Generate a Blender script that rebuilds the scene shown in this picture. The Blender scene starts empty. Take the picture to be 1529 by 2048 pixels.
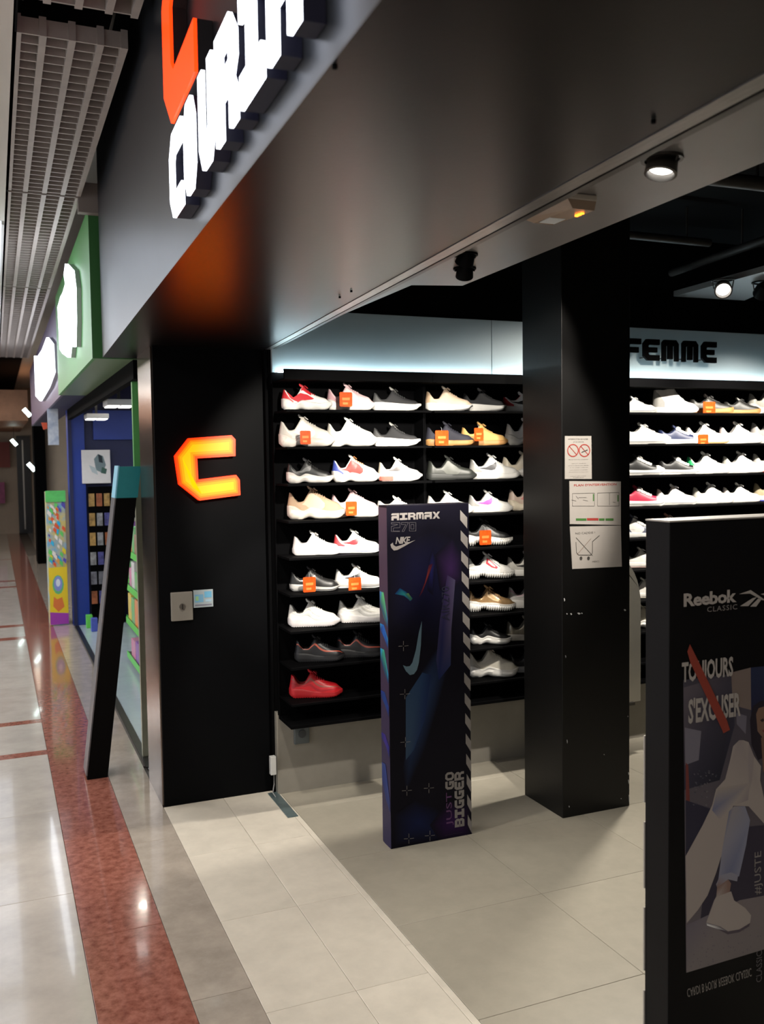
import bpy, bmesh, math, random
import numpy as np
from mathutils import Vector, Matrix
random.seed(7)
S = bpy.context.scene
COL = S.collection

# ------------------------------------------------------------------ camera
F = 1850.0; CX, CY = 764.5, 1024.0; EYE = 1.65
RHO = math.atan(-0.014)
def unroll(px, py):
    dx, dy = px-CX, py-CY
    c, s = math.cos(-RHO), math.sin(-RHO)
    return dx*c-dy*s, dx*s+dy*c
_u, _v = unroll(-12, 931)
PITCH = math.atan(-_v/F); YAW = math.atan(-_u*math.cos(PITCH)/F)
fw = Vector((math.sin(YAW)*math.cos(PITCH), math.cos(YAW)*math.cos(PITCH), -math.sin(PITCH)))
rt = Vector((math.cos(YAW), -math.sin(YAW), 0)); up = rt.cross(fw)
def at(px, py, ax, val):
    """the point of the real plane ax=val that shows at photograph pixel (px,py)"""
    a, b = unroll(px, py); d = fw*F+rt*a-up*b
    i = 'xyz'.index(ax); o = Vector((0, 0, EYE))
    return o+d*((val-o[i])/d[i])
c_, s_ = math.cos(RHO), math.sin(RHO)
cx = rt*c_+up*s_; cu = up*c_-rt*s_
cam = bpy.data.cameras.new('camera'); co = bpy.data.objects.new('camera', cam); COL.objects.link(co)
co.matrix_world = Matrix(((cx.x, cu.x, -fw.x, 0), (cx.y, cu.y, -fw.y, 0), (cx.z, cu.z, -fw.z, EYE), (0, 0, 0, 1)))
cam.sensor_fit = 'HORIZONTAL'; cam.sensor_width = 36; cam.lens = F/1529*36
cam.clip_start = 0.02; cam.clip_end = 100
cam.dof.use_dof = True; cam.dof.focus_distance = 3.4; cam.dof.aperture_fstop = 7.0
S.camera = co
# ------------------------------------------------------------------ world, light, exposure
w = bpy.data.worlds.new('world'); S.world = w; w.use_nodes = True
w.node_tree.nodes['Background'].inputs[0].default_value = (0.75, 0.8, 0.9, 1)
w.node_tree.nodes['Background'].inputs[1].default_value = 0.05
S.view_settings.view_transform = 'Standard'; S.view_settings.look = 'None'
S.view_settings.gamma = 1; S.view_settings.use_curve_mapping = False
S.view_settings.exposure = 0.0
def aim(o, tgt):
    d = Vector(tgt)-o.location; o.rotation_euler = d.to_track_quat('-Z', 'Y').to_euler()
def area(name, loc, tgt, sx, sy, power, col=(1, 1, 1)):
    l = bpy.data.lights.new(name, 'AREA'); l.shape = 'RECTANGLE'; l.size = sx; l.size_y = sy; l.energy = power; l.color = col
    o = bpy.data.objects.new(name, l); COL.objects.link(o); o.location = loc; aim(o, tgt); return o
def spot(name, loc, tgt, power, ang, col=(1, 0.93, 0.82), blend=0.6, r=0.03):
    l = bpy.data.lights.new(name, 'SPOT'); l.energy = power; l.spot_size = math.radians(ang); l.spot_blend = blend; l.color = col; l.shadow_soft_size = r
    o = bpy.data.objects.new(name, l); COL.objects.link(o); o.location = loc; aim(o, tgt); return o
WARM = (1, 0.9, 0.76)
# mall luminaires, one row along the middle of the mall ceiling
for y in (-3.0, 1.0, 5.0, 9.0, 13.0, 17.0):
    area('mall_light', (-1.7, y, 2.94), (-1.7, y, 0), 0.6, 1.8, 46, (1, 0.95, 0.88))
area('corridor_light', (0.0, 19.5, 2.6), (0.0, 19.5, 0), 2.0, 2.0, 30, (1, 0.8, 0.6))
area('toy_shop_light', (1.9, 7.4, 2.3), (1.9, 7.4, 0), 1.2, 3.0, 30, (0.85, 0.93, 1))
# accent spots that wash the shoe wall
for sx, sy, sz, tx, tz, p, an in ((1.335, 2.56, 2.215, 1.52, 1.52, 185, 42), (1.44, 2.75, 2.215, 1.95, 1.45, 135, 42), (1.29, 2.6, 2.19, 1.40, 0.8, 120, 32),
                          (2.1, 2.5, 2.62, 2.14, 1.05, 230, 42), (2.1, 2.9, 2.62, 2.3, 1.6, 80, 36),
                          (3.3, 2.8, 2.6, 3.55, 1.4, 230, 56), (3.95, 2.8, 2.6, 4.15, 1.4, 230, 56)):
    spot('accent_spot', (sx, sy, sz), (tx, 4.25, tz), p, an, blend=.45)
spot('floor_spot', (1.28, 1.62, 2.24), (1.1, 1.75, 0), 14, 110)
spot('floor_spot', (3.25, 3.95, 2.75), (2.0, 3.3, 0), 230, 110, r=.06)
spot('floor_spot', (2.15, 2.35, 2.75), (2.15, 2.3, 0), 95, 60)
spot('floor_spot', (1.9, 4.0, 2.75), (1.9, 3.95, 0), 14, 60)
spot('entrance_spot', (0.75, 3.3, 2.18), (0.95, 3.9, 0), 42, 105)

# ------------------------------------------------------------------ materials
MATS = {}
def mat(name, col, rough=0.5, metal=0.0, emit=0.0, noise=0.0, nscale=20.0, bump=0.0, bscale=200.0, spec=0.5, rnd=0.0, ecol=None, col2=None, coat=0.0, stretch=None, vcol=False):
    if name in MATS: return MATS[name]
    m = bpy.data.materials.new(name); m.use_nodes = True; nt = m.node_tree; N = nt.nodes; L = nt.links
    b = N['Principled BSDF']; c = (*col, 1)
    b.inputs['Base Color'].default_value = c; b.inputs['Roughness'].default_value = rough; b.inputs['Metallic'].default_value = metal
    b.inputs['Specular IOR Level'].default_value = spec; b.inputs['Coat Weight'].default_value = coat
    if emit:
        b.inputs['Emission Color'].default_value = (*(ecol or col), 1); b.inputs['Emission Strength'].default_value = emit
    tc = N.new('ShaderNodeTexCoord'); src = tc.outputs['Object']
    if stretch:
        mp = N.new('ShaderNodeMapping'); mp.inputs['Scale'].default_value = stretch; L.new(src, mp.inputs[0]); src = mp.outputs[0]
    if rnd or noise:
        oi = N.new('ShaderNodeObjectInfo')
        if rnd:
            ad = N.new('ShaderNodeVectorMath'); ad.operation = 'MULTIPLY_ADD'
            cb = N.new('ShaderNodeCombineXYZ'); 
            for i in range(3): L.new(oi.outputs['Random'], cb.inputs[i])
            ad.inputs[1].default_value = (37, 53, 11); L.new(cb.outputs[0], ad.inputs[0]); L.new(src, ad.inputs[2]); src = ad.outputs[0]
    out = None
    if noise:
        n = N.new('ShaderNodeTexNoise'); n.inputs['Scale'].default_value = nscale; n.inputs['Detail'].default_value = 6; n.inputs['Roughness'].default_value = 0.65
        L.new(src, n.inputs['Vector'])
        mx = N.new('ShaderNodeMix'); mx.data_type = 'RGBA'
        cr = N.new('ShaderNodeValToRGB'); cr.color_ramp.elements[0].position = 0.35; cr.color_ramp.elements[1].position = 0.68
        L.new(n.outputs['Fac'], cr.inputs[0]); L.new(cr.outputs['Color'], mx.inputs['Factor'])
        mx.inputs['A'].default_value = c
        c2 = col2 or tuple(max(0, v*(1-noise)) for v in col)
        mx.inputs['B'].default_value = (*c2, 1); out = mx.outputs['Result']
    if vcol:
        at_ = N.new('ShaderNodeVertexColor'); at_.layer_name = 'ink'; out = at_.outputs['Color']
    if rnd:
        hv = N.new('ShaderNodeHueSaturation'); ma = N.new('ShaderNodeMath'); ma.operation = 'MULTIPLY_ADD'
        L.new(oi.outputs['Random'], ma.inputs[0]); ma.inputs[1].default_value = rnd; ma.inputs[2].default_value = 1-rnd/2
        L.new(ma.outputs[0], hv.inputs['Value'])
        if out: L.new(out, hv.inputs['Color'])
        else: hv.inputs['Color'].default_value = c
        out = hv.outputs['Color']
    if out: L.new(out, b.inputs['Base Color'])
    if bump:
        n2 = N.new('ShaderNodeTexNoise'); n2.inputs['Scale'].default_value = bscale; n2.inputs['Detail'].default_value = 3
        L.new(src, n2.inputs['Vector'])
        bp = N.new('ShaderNodeBump'); bp.inputs['Strength'].default_value = bump; bp.inputs['Distance'].default_value = 0.002
        L.new(n2.outputs['Fac'], bp.inputs['Height']); L.new(bp.outputs[0], b.inputs['Normal'])
    MATS[name] = m; return m

black_satin = mat('black_satin', (0.0025, 0.0027, 0.0034), 0.5, 0, noise=0.2, nscale=6, bump=0.1, bscale=60, spec=0.06)
black_matte = mat('black_matte', (0.0018, 0.0018, 0.0022), 0.8, noise=0.3, nscale=8, spec=.05)
black_void = mat('black_ceiling_paint', (0.0025, 0.0025, 0.003), 0.9, noise=0.3, nscale=3, spec=.1)
fascia_m = mat('dark_satin_aluminium', (0.085, 0.092, 0.108), 0.33, 0.9, noise=0.12, nscale=3, bump=0.05, bscale=120)
soffit_m = mat('dark_bronze_satin_metal', (0.034, 0.029, 0.029), 0.3, 0.95, noise=0.12, nscale=3, bump=0.04, bscale=90)
steel = mat('brushed_steel', (0.42, 0.40, 0.38), 0.3, 1, noise=0.3, nscale=9, bump=0.1, bscale=150, stretch=(8, 1, 8))
steel_dk = mat('dark_steel', (0.12, 0.115, 0.11), 0.35, 1, noise=0.2, nscale=12)
panel_m = mat('grey_satin_panel', (0.24, 0.235, 0.235), 0.38, 0.6, noise=0.08, nscale=3)
bronze_side = mat('brown_mirror_metal', (0.20, 0.16, 0.145), 0.22, 1, noise=0.1, nscale=4)
white_wall = mat('white_lightbox_paint', (0.36, 0.42, 0.44), 0.7, noise=0.05, nscale=3, spec=.2)
plinth_m = mat('taupe_plinth', (0.27, 0.25, 0.215), 0.6, noise=0.12, nscale=7, bump=0.1)
tile_store = mat('greige_floor_tile', (0.42, 0.385, 0.315), 0.34, noise=0.1, nscale=14, rnd=0.05, bump=0.05)
tile_white = mat('cream_travertine', (0.76, 0.70, 0.60), 0.33, noise=0.13, nscale=9, rnd=0.08, bump=0.1, bscale=60)
granite = mat('red_granite', (0.38, 0.15, 0.11), 0.12, noise=0.5, nscale=34, rnd=0.08, col2=(0.20, 0.062, 0.042), coat=0.3)
marble_b = mat('taupe_marble', (0.46, 0.40, 0.34), 0.13, noise=0.25, nscale=9, rnd=0.08, coat=0.3)
marble_c = mat('cream_marble', (0.55, 0.50, 0.45), 0.12, noise=0.18, nscale=6, rnd=0.06, coat=0.3)
grout = mat('grout', (0.12, 0.105, 0.09), 0.8, noise=0.3, nscale=60)
def paint(name, col, rough=0.5, **k): return mat(name, col, rough, noise=k.pop('noise', 0.08), nscale=k.pop('nscale', 8), **k)

# ------------------------------------------------------------------ mesh helpers
class MB:
    def __init__(s): s.v = []; s.f = []; s.c = None
    def add(s, vs, fs, col=None):
        n = len(s.v); s.v += [tuple(p) for p in vs]; s.f += [tuple(i+n for i in f) for f in fs]
        if col is not None:
            if s.c is None: s.c = []
            s.c += (col if isinstance(col, list) else [col]*len(vs))
        return s
    def box(s, x0, y0, z0, x1, y1, z1, bev=0.0):
        if bev <= 0:
            vs = [(x, y, z) for x in (x0, x1) for y in (y0, y1) for z in (z0, z1)]
            return s.add(vs, [(0, 1, 3, 2), (4, 6, 7, 5), (0, 4, 5, 1), (2, 3, 7, 6), (0, 2, 6, 4), (1, 5, 7, 3)])
        bm = bmesh.new(); bmesh.ops.create_cube(bm, size=1)
        for v in bm.verts: v.co = Vector(((x0+x1)/2+v.co.x*(x1-x0), (y0+y1)/2+v.co.y*(y1-y0), (z0+z1)/2+v.co.z*(z1-z0)))
        bmesh.ops.bevel(bm, geom=bm.edges[:], offset=bev, segments=2, profile=0.5, affect='EDGES')
        bm.verts.ensure_lookup_table(); bm.faces.ensure_lookup_table()
        s.add([v.co[:] for v in bm.verts], [[v.index for v in f.verts] for f in bm.faces]); bm.free(); return s
    def prism(s, poly, fr, d0, d1):
        """poly: (u,v) outline, fr: frame, extruded along the frame's normal from d0 to d1"""
        n = len(poly); vs = [fr(u, v, d0) for u, v in poly]+[fr(u, v, d1) for u, v in poly]
        s.add(vs, [tuple(range(n))[::-1], tuple(range(n, 2*n))]+[(i, (i+1) % n, n+(i+1) % n, n+i) for i in range(n)]); return s
    def ring(s, outer, inner, fr, d0, d1):
        n = len(outer)
        vs = [fr(u, v, d) for d in (d0, d1) for L in (outer, inner) for u, v in L]; fs = []
        for i in range(n):
            j = (i+1) % n
            fs += [(i, j, n+j, n+i), (2*n+i, 3*n+i, 3*n+j, 2*n+j), (i, 2*n+i, 2*n+j, j), (n+i, n+j, 3*n+j, 3*n+i)]
        s.add(vs, fs); return s
    def loft(s, secs, closed=True, caps=True):
        n = len(secs[0]); vs = [p for sec in secs for p in sec]; fs = []
        for a in range(len(secs)-1):
            for i in range(n if closed else n-1):
                j = (i+1) % n; fs.append((a*n+i, a*n+j, (a+1)*n+j, (a+1)*n+i))
        if caps and closed: fs += [tuple(range(n))[::-1], tuple(range((len(secs)-1)*n, len(secs)*n))]
        s.add(vs, fs); return s
    def tube(s, pts, r, n=8):
        pts = [Vector(p) for p in pts]; secs = []
        for i, p in enumerate(pts):
            t = (pts[min(i+1, len(pts)-1)]-pts[max(i-1, 0)]).normalized()
            a = t.cross(Vector((0, 0, 1)));  a = a if a.length > 1e-3 else t.cross(Vector((0, 1, 0))); a.normalize(); b = t.cross(a)
            rr = r[i] if isinstance(r, (list, tuple)) else r
            secs.append([p+a*rr*math.cos(k*2*math.pi/n)+b*rr*math.sin(k*2*math.pi/n) for k in range(n)])
        return s.loft(secs)
    def build(s, name, m, parent=None, smooth=None, merge=False, flip=True):
        o0 = Vector((0, 0, 0)); q = parent
        while q is not None: o0 += q.location; q = q.parent
        me = bpy.data.meshes.new(name)
        me.from_pydata([(x-o0.x, y-o0.y, z-o0.z) for x, y, z in s.v], [], s.f)
        if s.c:
            la = me.color_attributes.new('ink', 'FLOAT_COLOR', 'POINT')
            for i, cc in enumerate(s.c): la.data[i].color = (*cc, 1)
        if merge or flip:
            bm = bmesh.new(); bm.from_mesh(me)
            if merge: bmesh.ops.remove_doubles(bm, verts=bm.verts, dist=1e-5)
            if flip: bmesh.ops.recalc_face_normals(bm, faces=bm.faces)
            bm.to_mesh(me); bm.free()
        if smooth is not None:
            me.polygons.foreach_set('use_smooth', [True]*len(me.polygons)); me.set_sharp_from_angle(angle=math.radians(smooth))
        me.materials.append(m); o = bpy.data.objects.new(name, me); COL.objects.link(o)
        if parent is not None: o.parent = parent
        return o
def tag(o, label=None, cat=None, group=None, kind=None):
    if label: o['label'] = label
    if cat: o['category'] = cat
    if group: o['group'] = group
    if kind: o['kind'] = kind
    return o
def thing(name, label, cat, loc, group=None):
    o = bpy.data.objects.new(name, None); COL.objects.link(o); o.location = loc; o.empty_display_size = 0.05
    return tag(o, label, cat, group)
def frame(o, U, V):
    o, U, V = Vector(o), Vector(U).normalized(), Vector(V).normalized(); Nn = U.cross(V)
    return lambda u, v, d=0.0: o+U*u+V*v+Nn*d
def Yf(y): return frame((0, y, 0), (1, 0, 0), (0, 0, 1))     # faces -y
def fit_text(body, rect, fr, m, parent, name='lettering', off=0.0015, bold=0.0, spacing=1.0, shear=0.0, rot=False, thick=0.0005, skew=0.0):
    cu_ = bpy.data.curves.new('t', 'FONT'); cu_.body = body; cu_.offset = bold; cu_.space_character = spacing; cu_.shear = shear; cu_.resolution_u = 2
    ob = bpy.data.objects.new('t', cu_); COL.objects.link(ob)
    dg = bpy.context.evaluated_depsgraph_get(); me = bpy.data.meshes.new_from_object(ob.evaluated_get(dg))
    bpy.data.objects.remove(ob); P = [(v.co.x, v.co.y) for v in me.vertices]; fs = [tuple(p.vertices) for p in me.polygons]
    if rot: P = [(-y, x) for x, y in P]
    xs = [p[0] for p in P]; ys = [p[1] for p in P]; x0, x1, y0, y1 = min(xs), max(xs), min(ys), max(ys); u0, v0, u1, v1 = rect
    Q = [(u0+(x-x0)/(x1-x0)*(u1-u0), v0+(y-y0)/(y1-y0)*(v1-v0)+skew*(x-x0)/(x1-x0)) for x, y in P]
    b = MB(); b.add([fr(u, v, off) for u, v in Q], fs); return b.build(name, m, parent, flip=False)
def ink(polys, fr, parent, m, name='print', off=0.001, step=0.00025):
    """flat printed artwork: list of (outline, colour or list of colours)"""
    b = MB()
    for k, (pl, c) in enumerate(polys):
        n = len(pl); b.add([fr(u, v, off+k*step) for u, v in pl], [tuple(range(n))], c if isinstance(c, list) else [c]*n)
    return b.build(name, m, parent, flip=False)
printm = mat('printed_ink', (1, 1, 1), 0.45, vcol=True, spec=.12)
G = {
 'C': [[(1, 1), (.25, 1), (0, .76), (0, .24), (.25, 0), (1, 0), (1, .27), (.36, .27), (.28, .34), (.28, .66), (.36, .73), (1, .73)]],
 'U': [[(0, 1), (.3, 1), (.3, .36), (.36, .3), (.64, .3), (.7, .36), (.7, 1), (1, 1), (1, .24), (.75, 0), (.25, 0), (0, .24)]],
 'R': [[(0, 0), (.3, 0), (.3, 1), (0, 1)], [(.3, 1), (.75, 1), (1, .78), (1, .55), (.85, .42), (1, .28), (1, 0), (.7, 0), (.7, .25), (.6, .34), (.3, .34), (.3, .6), (.7, .6), (.7, .76), (.3, .76)]],
 'I': [[(0, 1), (0, .72), (.33, .72), (.33, .28), (0, .28), (0, 0), (1, 0), (1, .28), (.67, .28), (.67, .72), (1, .72), (1, 1)]],
 'E': [[(1, 1), (.2, 1), (0, .8), (0, .2), (.25, 0), (1, 0), (1, .26), (.36, .26), (.3, .32), (.3, .38), (.85, .38), (.85, .62), (.3, .62), (.3, .68), (.36, .74), (1, .74)]],
 'F': [[(0, 0), (.3, 0), (.3, .34), (.85, .34), (.85, .6), (.3, .6), (.3, .7), (.36, .74), (1, .74), (1, 1), (.2, 1), (0, .8)]],
 'M': [[(0, 0), (.22, 0), (.22, .72), (.36, .72), (.36, .1), (.64, .1), (.64, .72), (.78, .72), (.78, 0), (1, 0), (1, .82), (.84, 1), (.12, 1), (0, .88)]],
 'A': [[(0, 0), (.28, 0), (.28, .26), (.72, .26), (.72, 0), (1, 0), (1, 1), (.1, 1), (0, .86), (0, .72), (.7, .72), (.7, .62), (.12, .62), (0, .5)]],
 'X': [[(0, 0), (.3, 0), (.5, .3), (.7, 0), (1, 0), (.68, .5), (1, 1), (.7, 1), (.5, .7), (.3, 1), (0, 1), (.32, .5)]],
 'B': [[(0, 0), (.8, 0), (1, .2), (1, .42), (.9, .5), (1, .58), (1, .8), (.8, 1), (0, 1), (0, .5), (.3, .5), (.3, .74), (.7, .74), (.7, .6), (.3, .6), (.3, .4), (.7, .4), (.7, .26), (.3, .26), (.3, .46), (0, .46)]],
 'G': [[(1, 1), (.25, 1), (0, .76), (0, .24), (.25, 0), (1, 0), (1, .56), (.5, .56), (.5, .36), (.7, .36), (.7, .26), (.36, .26), (.3, .34), (.3, .66), (.36, .74), (1, .74)]],
 'Q': [[(1, 1), (0, 1), (0, 0), (1, 0)]],
}
OUT_O = [(.25, 0), (.75, 0), (1, .24), (1, .76), (.75, 1), (.25, 1), (0, .76), (0, .24)]
IN_O = [(.36, .24), (.64, .24), (.72, .34), (.72, .66), (.64, .76), (.36, .76), (.28, .66), (.28, .34)]
def glyph(b, ch, u0, v0, u1, v1, fr, d0, d1, shear=0.0):
    mp = lambda P: [(u0+(x+shear*y)*(u1-u0), v0+y*(v1-v0)) for x, y in P]
    if ch == 'O': b.ring(mp(OUT_O), mp(IN_O), fr, d0, d1)
    else:
        for P in G[ch]: b.prism(mp(P), fr, d0, d1)

# ================================================================== SETTING: floors
XR0, XR1, XB, XS = 0.226, 0.502, 0.695, 1.26
def tiles(parent, name, m, xs, ys, th=0.012, gap=0.0016, skipf=None):
    cache = {}
    for i in range(len(xs)-1):
        for j in range(len(ys)-1):
            x0, x1, y0, y1 = xs[i], xs[i+1], ys[j], ys[j+1]
            if skipf and skipf(x0, x1, y0, y1): continue
            key = (round(x1-x0, 4), round(y1-y0, 4))
            if key not in cache:
                b = MB(); a, c = key; g = gap/2
                b.add([(g, g, -th), (a-g, g, -th), (a-g, c-g, -th), (g, c-g, -th), (g, g, -.0008), (a-g, g, -.0008), (a-g, c-g, -.0008), (g, c-g, -.0008),
                       (g+.001, g+.001, 0), (a-g-.001, g+.001, 0), (a-g-.001, c-g-.001, 0), (g+.001, c-g-.001, 0)],
                      [(0, 1, 5, 4), (1, 2, 6, 5), (2, 3, 7, 6), (3, 0, 4, 7), (4, 5, 9, 8), (5, 6, 10, 9), (6, 7, 11, 10), (7, 4, 8, 11), (8, 9, 10, 11)])
                o = b.build(name, m); cache[key] = o.data
            else: o = bpy.data.objects.new(name, cache[key]); COL.objects.link(o)
            o.parent = parent; o.location = (x0, y0, 0)
def rng(a, b, st):
    r = [a]
    while r[-1]+st < b-1e-6: r.append(r[-1]+st)
    return r+[b]
mall_floor = MB().box(-5, -6, -0.06, XS, 26, -0.012).box(XB, 5.1, -0.0119, 7, 26, -0.004).build('floor', grout); tag(mall_floor, kind='structure')
tiles(mall_floor, 'red_granite_slab', granite, [XR0, XR1], rng(-1.2, 18.0, 0.9))
tiles(mall_floor, 'taupe_marble_slab', marble_b, [XR1, XB], rng(-1.07, 18.0, 1.28))
b = MB(); 
for y0, y1 in ((-6, -1.2), (18, 26)): b.box(XR0, y0, -0.012, XR1, y1, 0)
b.build('red_granite_slab', granite, mall_floor)
lines = [(1.9, 2.0), (2.6, 2.7), (5.54, 5.63), (6.25, 6.34), (9.35, 9.5), (10.1, 10.25), (13.4, 13.55), (14.1, 14.25), (17.4, 17.5)]
for a, c in lines[2:]:
    MB().box(-5, a, -0.012, XR0, c, 0).build('red_granite_band', granite, mall_floor)
ys = [-6, 0.0, 0.9, 1.8, 2.7, 3.65, 4.6]
ys_all = [(-6, -0.0), (0, .9), (.9, 1.8), (1.8, 2.74), (2.74, 3.68), (3.68, 4.61), (4.61, 5.54), (5.63, 6.25), (6.34, 7.34), (7.34, 8.34), (8.34, 9.35), (9.5, 10.1), (10.25, 11.3), (11.3, 12.35), (12.35, 13.4), (13.55, 14.1), (14.25, 15.8), (15.8, 17.4), (17.5, 26)]
for a, c in ys_all: tiles(mall_floor, 'cream_marble_tile', marble_c, [-5, -3.8, -2.6, -1.4, -0.55, XR0] if 0 <= a < 12 else [-5, XR0], [a, c])
tiles(mall_floor, 'travertine_tile', tile_white, [XB, 0.985, 1.235], rng(-1.0, 4.43, 0.603))
tiles(mall_floor, 'travertine_edge_strip', tile_white, [1.235, XS], rng(-0.8, 4.43, 0.9))
nbf = mat('pale_blue_vinyl_floor', (0.42, 0.50, 0.55), 0.2, noise=0.1, nscale=5)
MB().box(0.715, 5.03, -0.004, 6.9, 9.88, 0.0).build('shop_floor_sheet', nbf, mall_floor)
MB().box(XB, 9.88, -0.004, 6.9, 25.9, 0.0).build('far_floor_sheet', marble_b, mall_floor)
store_floor = MB().box(XS, -3.0, -0.06, 7, 4.5, -0.012).build('floor', grout); tag(store_floor, kind='structure')
tiles(store_floor, 'greige_floor_tile', tile_store, [XS, 1.86, 2.46, 3.06, 3.66, 4.26, 4.86, 5.46, 7.0], [-3.0, -0.67, -0.07, .53, 1.13, 1.73, 2.33, 2.93, 3.53, 4.13, 4.37], gap=0.0018)

# ================================================================== SETTING: walls and ceilings
def st(b, name, m, parent=None): return tag(b.build(name, m, parent), kind='structure') if parent is None else b.build(name, m, parent)
# pilaster between the two shops
pil = st(MB().box(0.70, 4.43, 0, 1.222, 4.86, 2.2).box(1.222, 4.46, 0, 1.25, 4.86, 2.2).box(1.222, 4.4305, 0, 1.227, 4.46, 2.2), 'wall_pilaster', black_satin)
st(MB().box(0.692, 4.445, 0, 0.70, 4.86, 2.2), 'side_cladding', bronze_side, pil)
st(MB().box(1.232, 4.40, 0.0, 1.246, 4.46, 2.2), 'door_track', black_matte, pil)
# column
C0, C1 = (2.347, 3.515), (2.72, 3.845)
colm = st(MB().box(C0[0], C0[1], 0, C1[0], C1[1], 2.9, 0.003), 'wall_column', mat('black_column_laminate', (0.004, 0.0038, 0.0038), 0.42, noise=.2, nscale=5, bump=.1, bscale=60, spec=.28))
chip = paint('bare_plaster_chip', (0.55, 0.55, 0.55))
cb = MB(); fy = Yf(C0[1])
for px, py, wd, ht in [(1128, 1197, 3, 6), (1133, 1227, 3, 2), (1141, 1227, 4, 3), (1155, 1226, 7, 3), (1163, 1226, 3, 2), (1248, 1219, 5, 3), (1131, 1311, 2, 5), (1134, 1480, 2, 7), (1138, 1612, 2, 3), (1208, 1509, 2, 1), (1257, 1545, 2, 5), (1257, 1560, 2, 8), (1258, 1590, 2, 14), (1259, 1578, 1, 5), (1242, 1597, 2, 1), (1256, 1432, 1, 2)]:
    p = at(px, py, 'y', C0[1]); q = at(px+wd, py+ht, 'y', C0[1])
    cb.prism([(p.x, p.z), ((p.x+q.x)/2, p.z+.0015), (q.x, (p.z+q.z)/2), ((p.x+q.x)/2, q.z)], fy, 0.0002, 0.0009)
o = cb.build('paint_chip', chip, colm); o['kind'] = 'stuff'
# back wall, plinth
wb = st(MB().box(1.25, 4.40, 0, 7.0, 4.55, 2.95), 'wall_back', black_void)
st(MB().box(1.245, 4.365, 0, 2.13, 4.40, 0.41).box(2.132, 4.365, 0, 3.2, 4.40, 0.41).box(3.202, 4.365, 0, 4.7, 4.40, 0.41).box(4.702, 4.365, 0, 7.0, 4.40, 0.41), 'baseboard_back', plinth_m)
st(MB().box(7.0, -3.0, 0, 7.1, 4.55, 2.95), 'wall_right', black_void)
st(MB().box(1.3, -3.1, 0, 7.1, -3.0, 2.95), 'wall_front', black_void)
st(MB().box(1.25, -3.1, 2.92, 7.1, 4.55, 3.02), 'ceiling', black_void)
# mall shell
mallw = paint('mall_cream_paint', (0.62, 0.56, 0.48))
wl = st(MB().box(-5.1, -6, 0, -5.0, 26, 3.6), 'wall_left', mallw)
st(MB().box(-5, -6.1, 0, 1.3, -6, 3.6), 'wall_rear', mallw)
st(MB().box(0.95, -6.0, 0, 1.25, -3.1, 3.6), 'wall_near', mallw)
ceil_white = mat('white_ceiling_board', (0.66, 0.63, 0.58), 0.6, noise=0.06, nscale=2)
mc = st(MB().box(-5, -6, 3.0, 0.105, 26, 3.1).box(0.105, -6, 3.5, 1.3, 26, 3.6), 'ceiling', ceil_white)
st(MB().box(0.10, -6, 3.0, 0.112, 26, 3.5), 'ceiling_edge', black_void, mc)
st(MB().box(0.112, -6, 3.44, 0.50, 26, 3.45), 'plenum_sheet', black_void, mc)
# opposite storefronts: lit glazing seen only in reflections
for k, y in enumerate((-4.2, -0.4, 3.4, 7.2, 11.0)):
    st(MB().box(-4.99, y, 0.35, -4.95, y+2.9, 2.5), 'shop_window', mat('lit_shop_glass', (0.7, 0.75, 0.82), 0.2, emit=1.3, ecol=(0.8, 0.88, 1.0)), wl)
lum = mat('luminaire_diffuser', (0.9, 0.9, 0.88), 0.4, emit=2.5, ecol=(1, .96, .9)); lum2 = mat('cool_luminous_ceiling', (0.9, 0.92, 0.95), 0.4, emit=0.95, ecol=(.74, .84, 1))
for y in (-3.0, 1.0, 5.0, 9.0, 13.0, 17.0): MB().box(-2.02, y-.92, 2.955, -1.38, y+.92, 2.999).build('ceiling_light', lum, mc)
for y0, y1, w_ in ((5.6, 8.4, 'nearest'), (8.7, 11.5, 'middle'), (11.8, 14.6, 'farthest')):
    t = thing('ceiling_light', w_+' cool white luminous ceiling panel left of the open cell rafts', 'light', (-.6, (y0+y1)/2, 3.0), 'luminous ceiling panels')
    MB().box(-1.3, y0, 2.985, .085, y1, 2.9995).build('diffuser', lum2, t)
    MB().box(.085, y0, 2.98, .098, y1, 2.9995).box(-1.313, y0, 2.98, -1.3, y1, 2.9995).build('frame_edge', paint('white_frame_metal', (.6, .6, .6)), t)
# open-cell ceiling rafts above the fascia
raft_m = mat('taupe_blade_metal', (0.42, 0.37, 0.34), 0.5, 0.3, noise=0.15, nscale=12)
def raft(y0, y1, lab, step=0.075):
    t = thing('ceiling_raft', lab, 'ceiling grid', (0.28, y0, 3.0), 'open cell ceiling rafts')
    for x in (0.115, 0.19, 0.278, 0.365, 0.44):
        MB().box(x-.011, y0, 3.0, x+.011, y1, 3.06).build('main_bar', raft_m, t)
    n = int((y1-y0)/step); bl = None
    for i in range(n+1):
        y = y0+0.012+i*(y1-y0-.024)/n
        if bl is None: o = MB().box(0.117, y-.004, 3.004, 0.44, y+.004, 3.055).build('cross_blade', raft_m, t); bl = o
        else:
            o = bpy.data.objects.new('cross_blade', bl.data); COL.objects.link(o); o.parent = t; o.location = (0, y-(y0+0.012), 0)
raft(1.2, 2.95, 'open cell taupe ceiling raft nearest, cut by the top edge of the picture', 0.12)
raft(3.17, 4.97, 'open cell taupe ceiling raft between the dark gap and the green shop', 0.068)
raft(5.0, 7.6, 'open cell taupe ceiling raft above the green fascia', 0.075)
raft(7.63, 12.6, 'farthest open cell taupe ceiling raft, over the purple fascia', 0.12)

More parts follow.
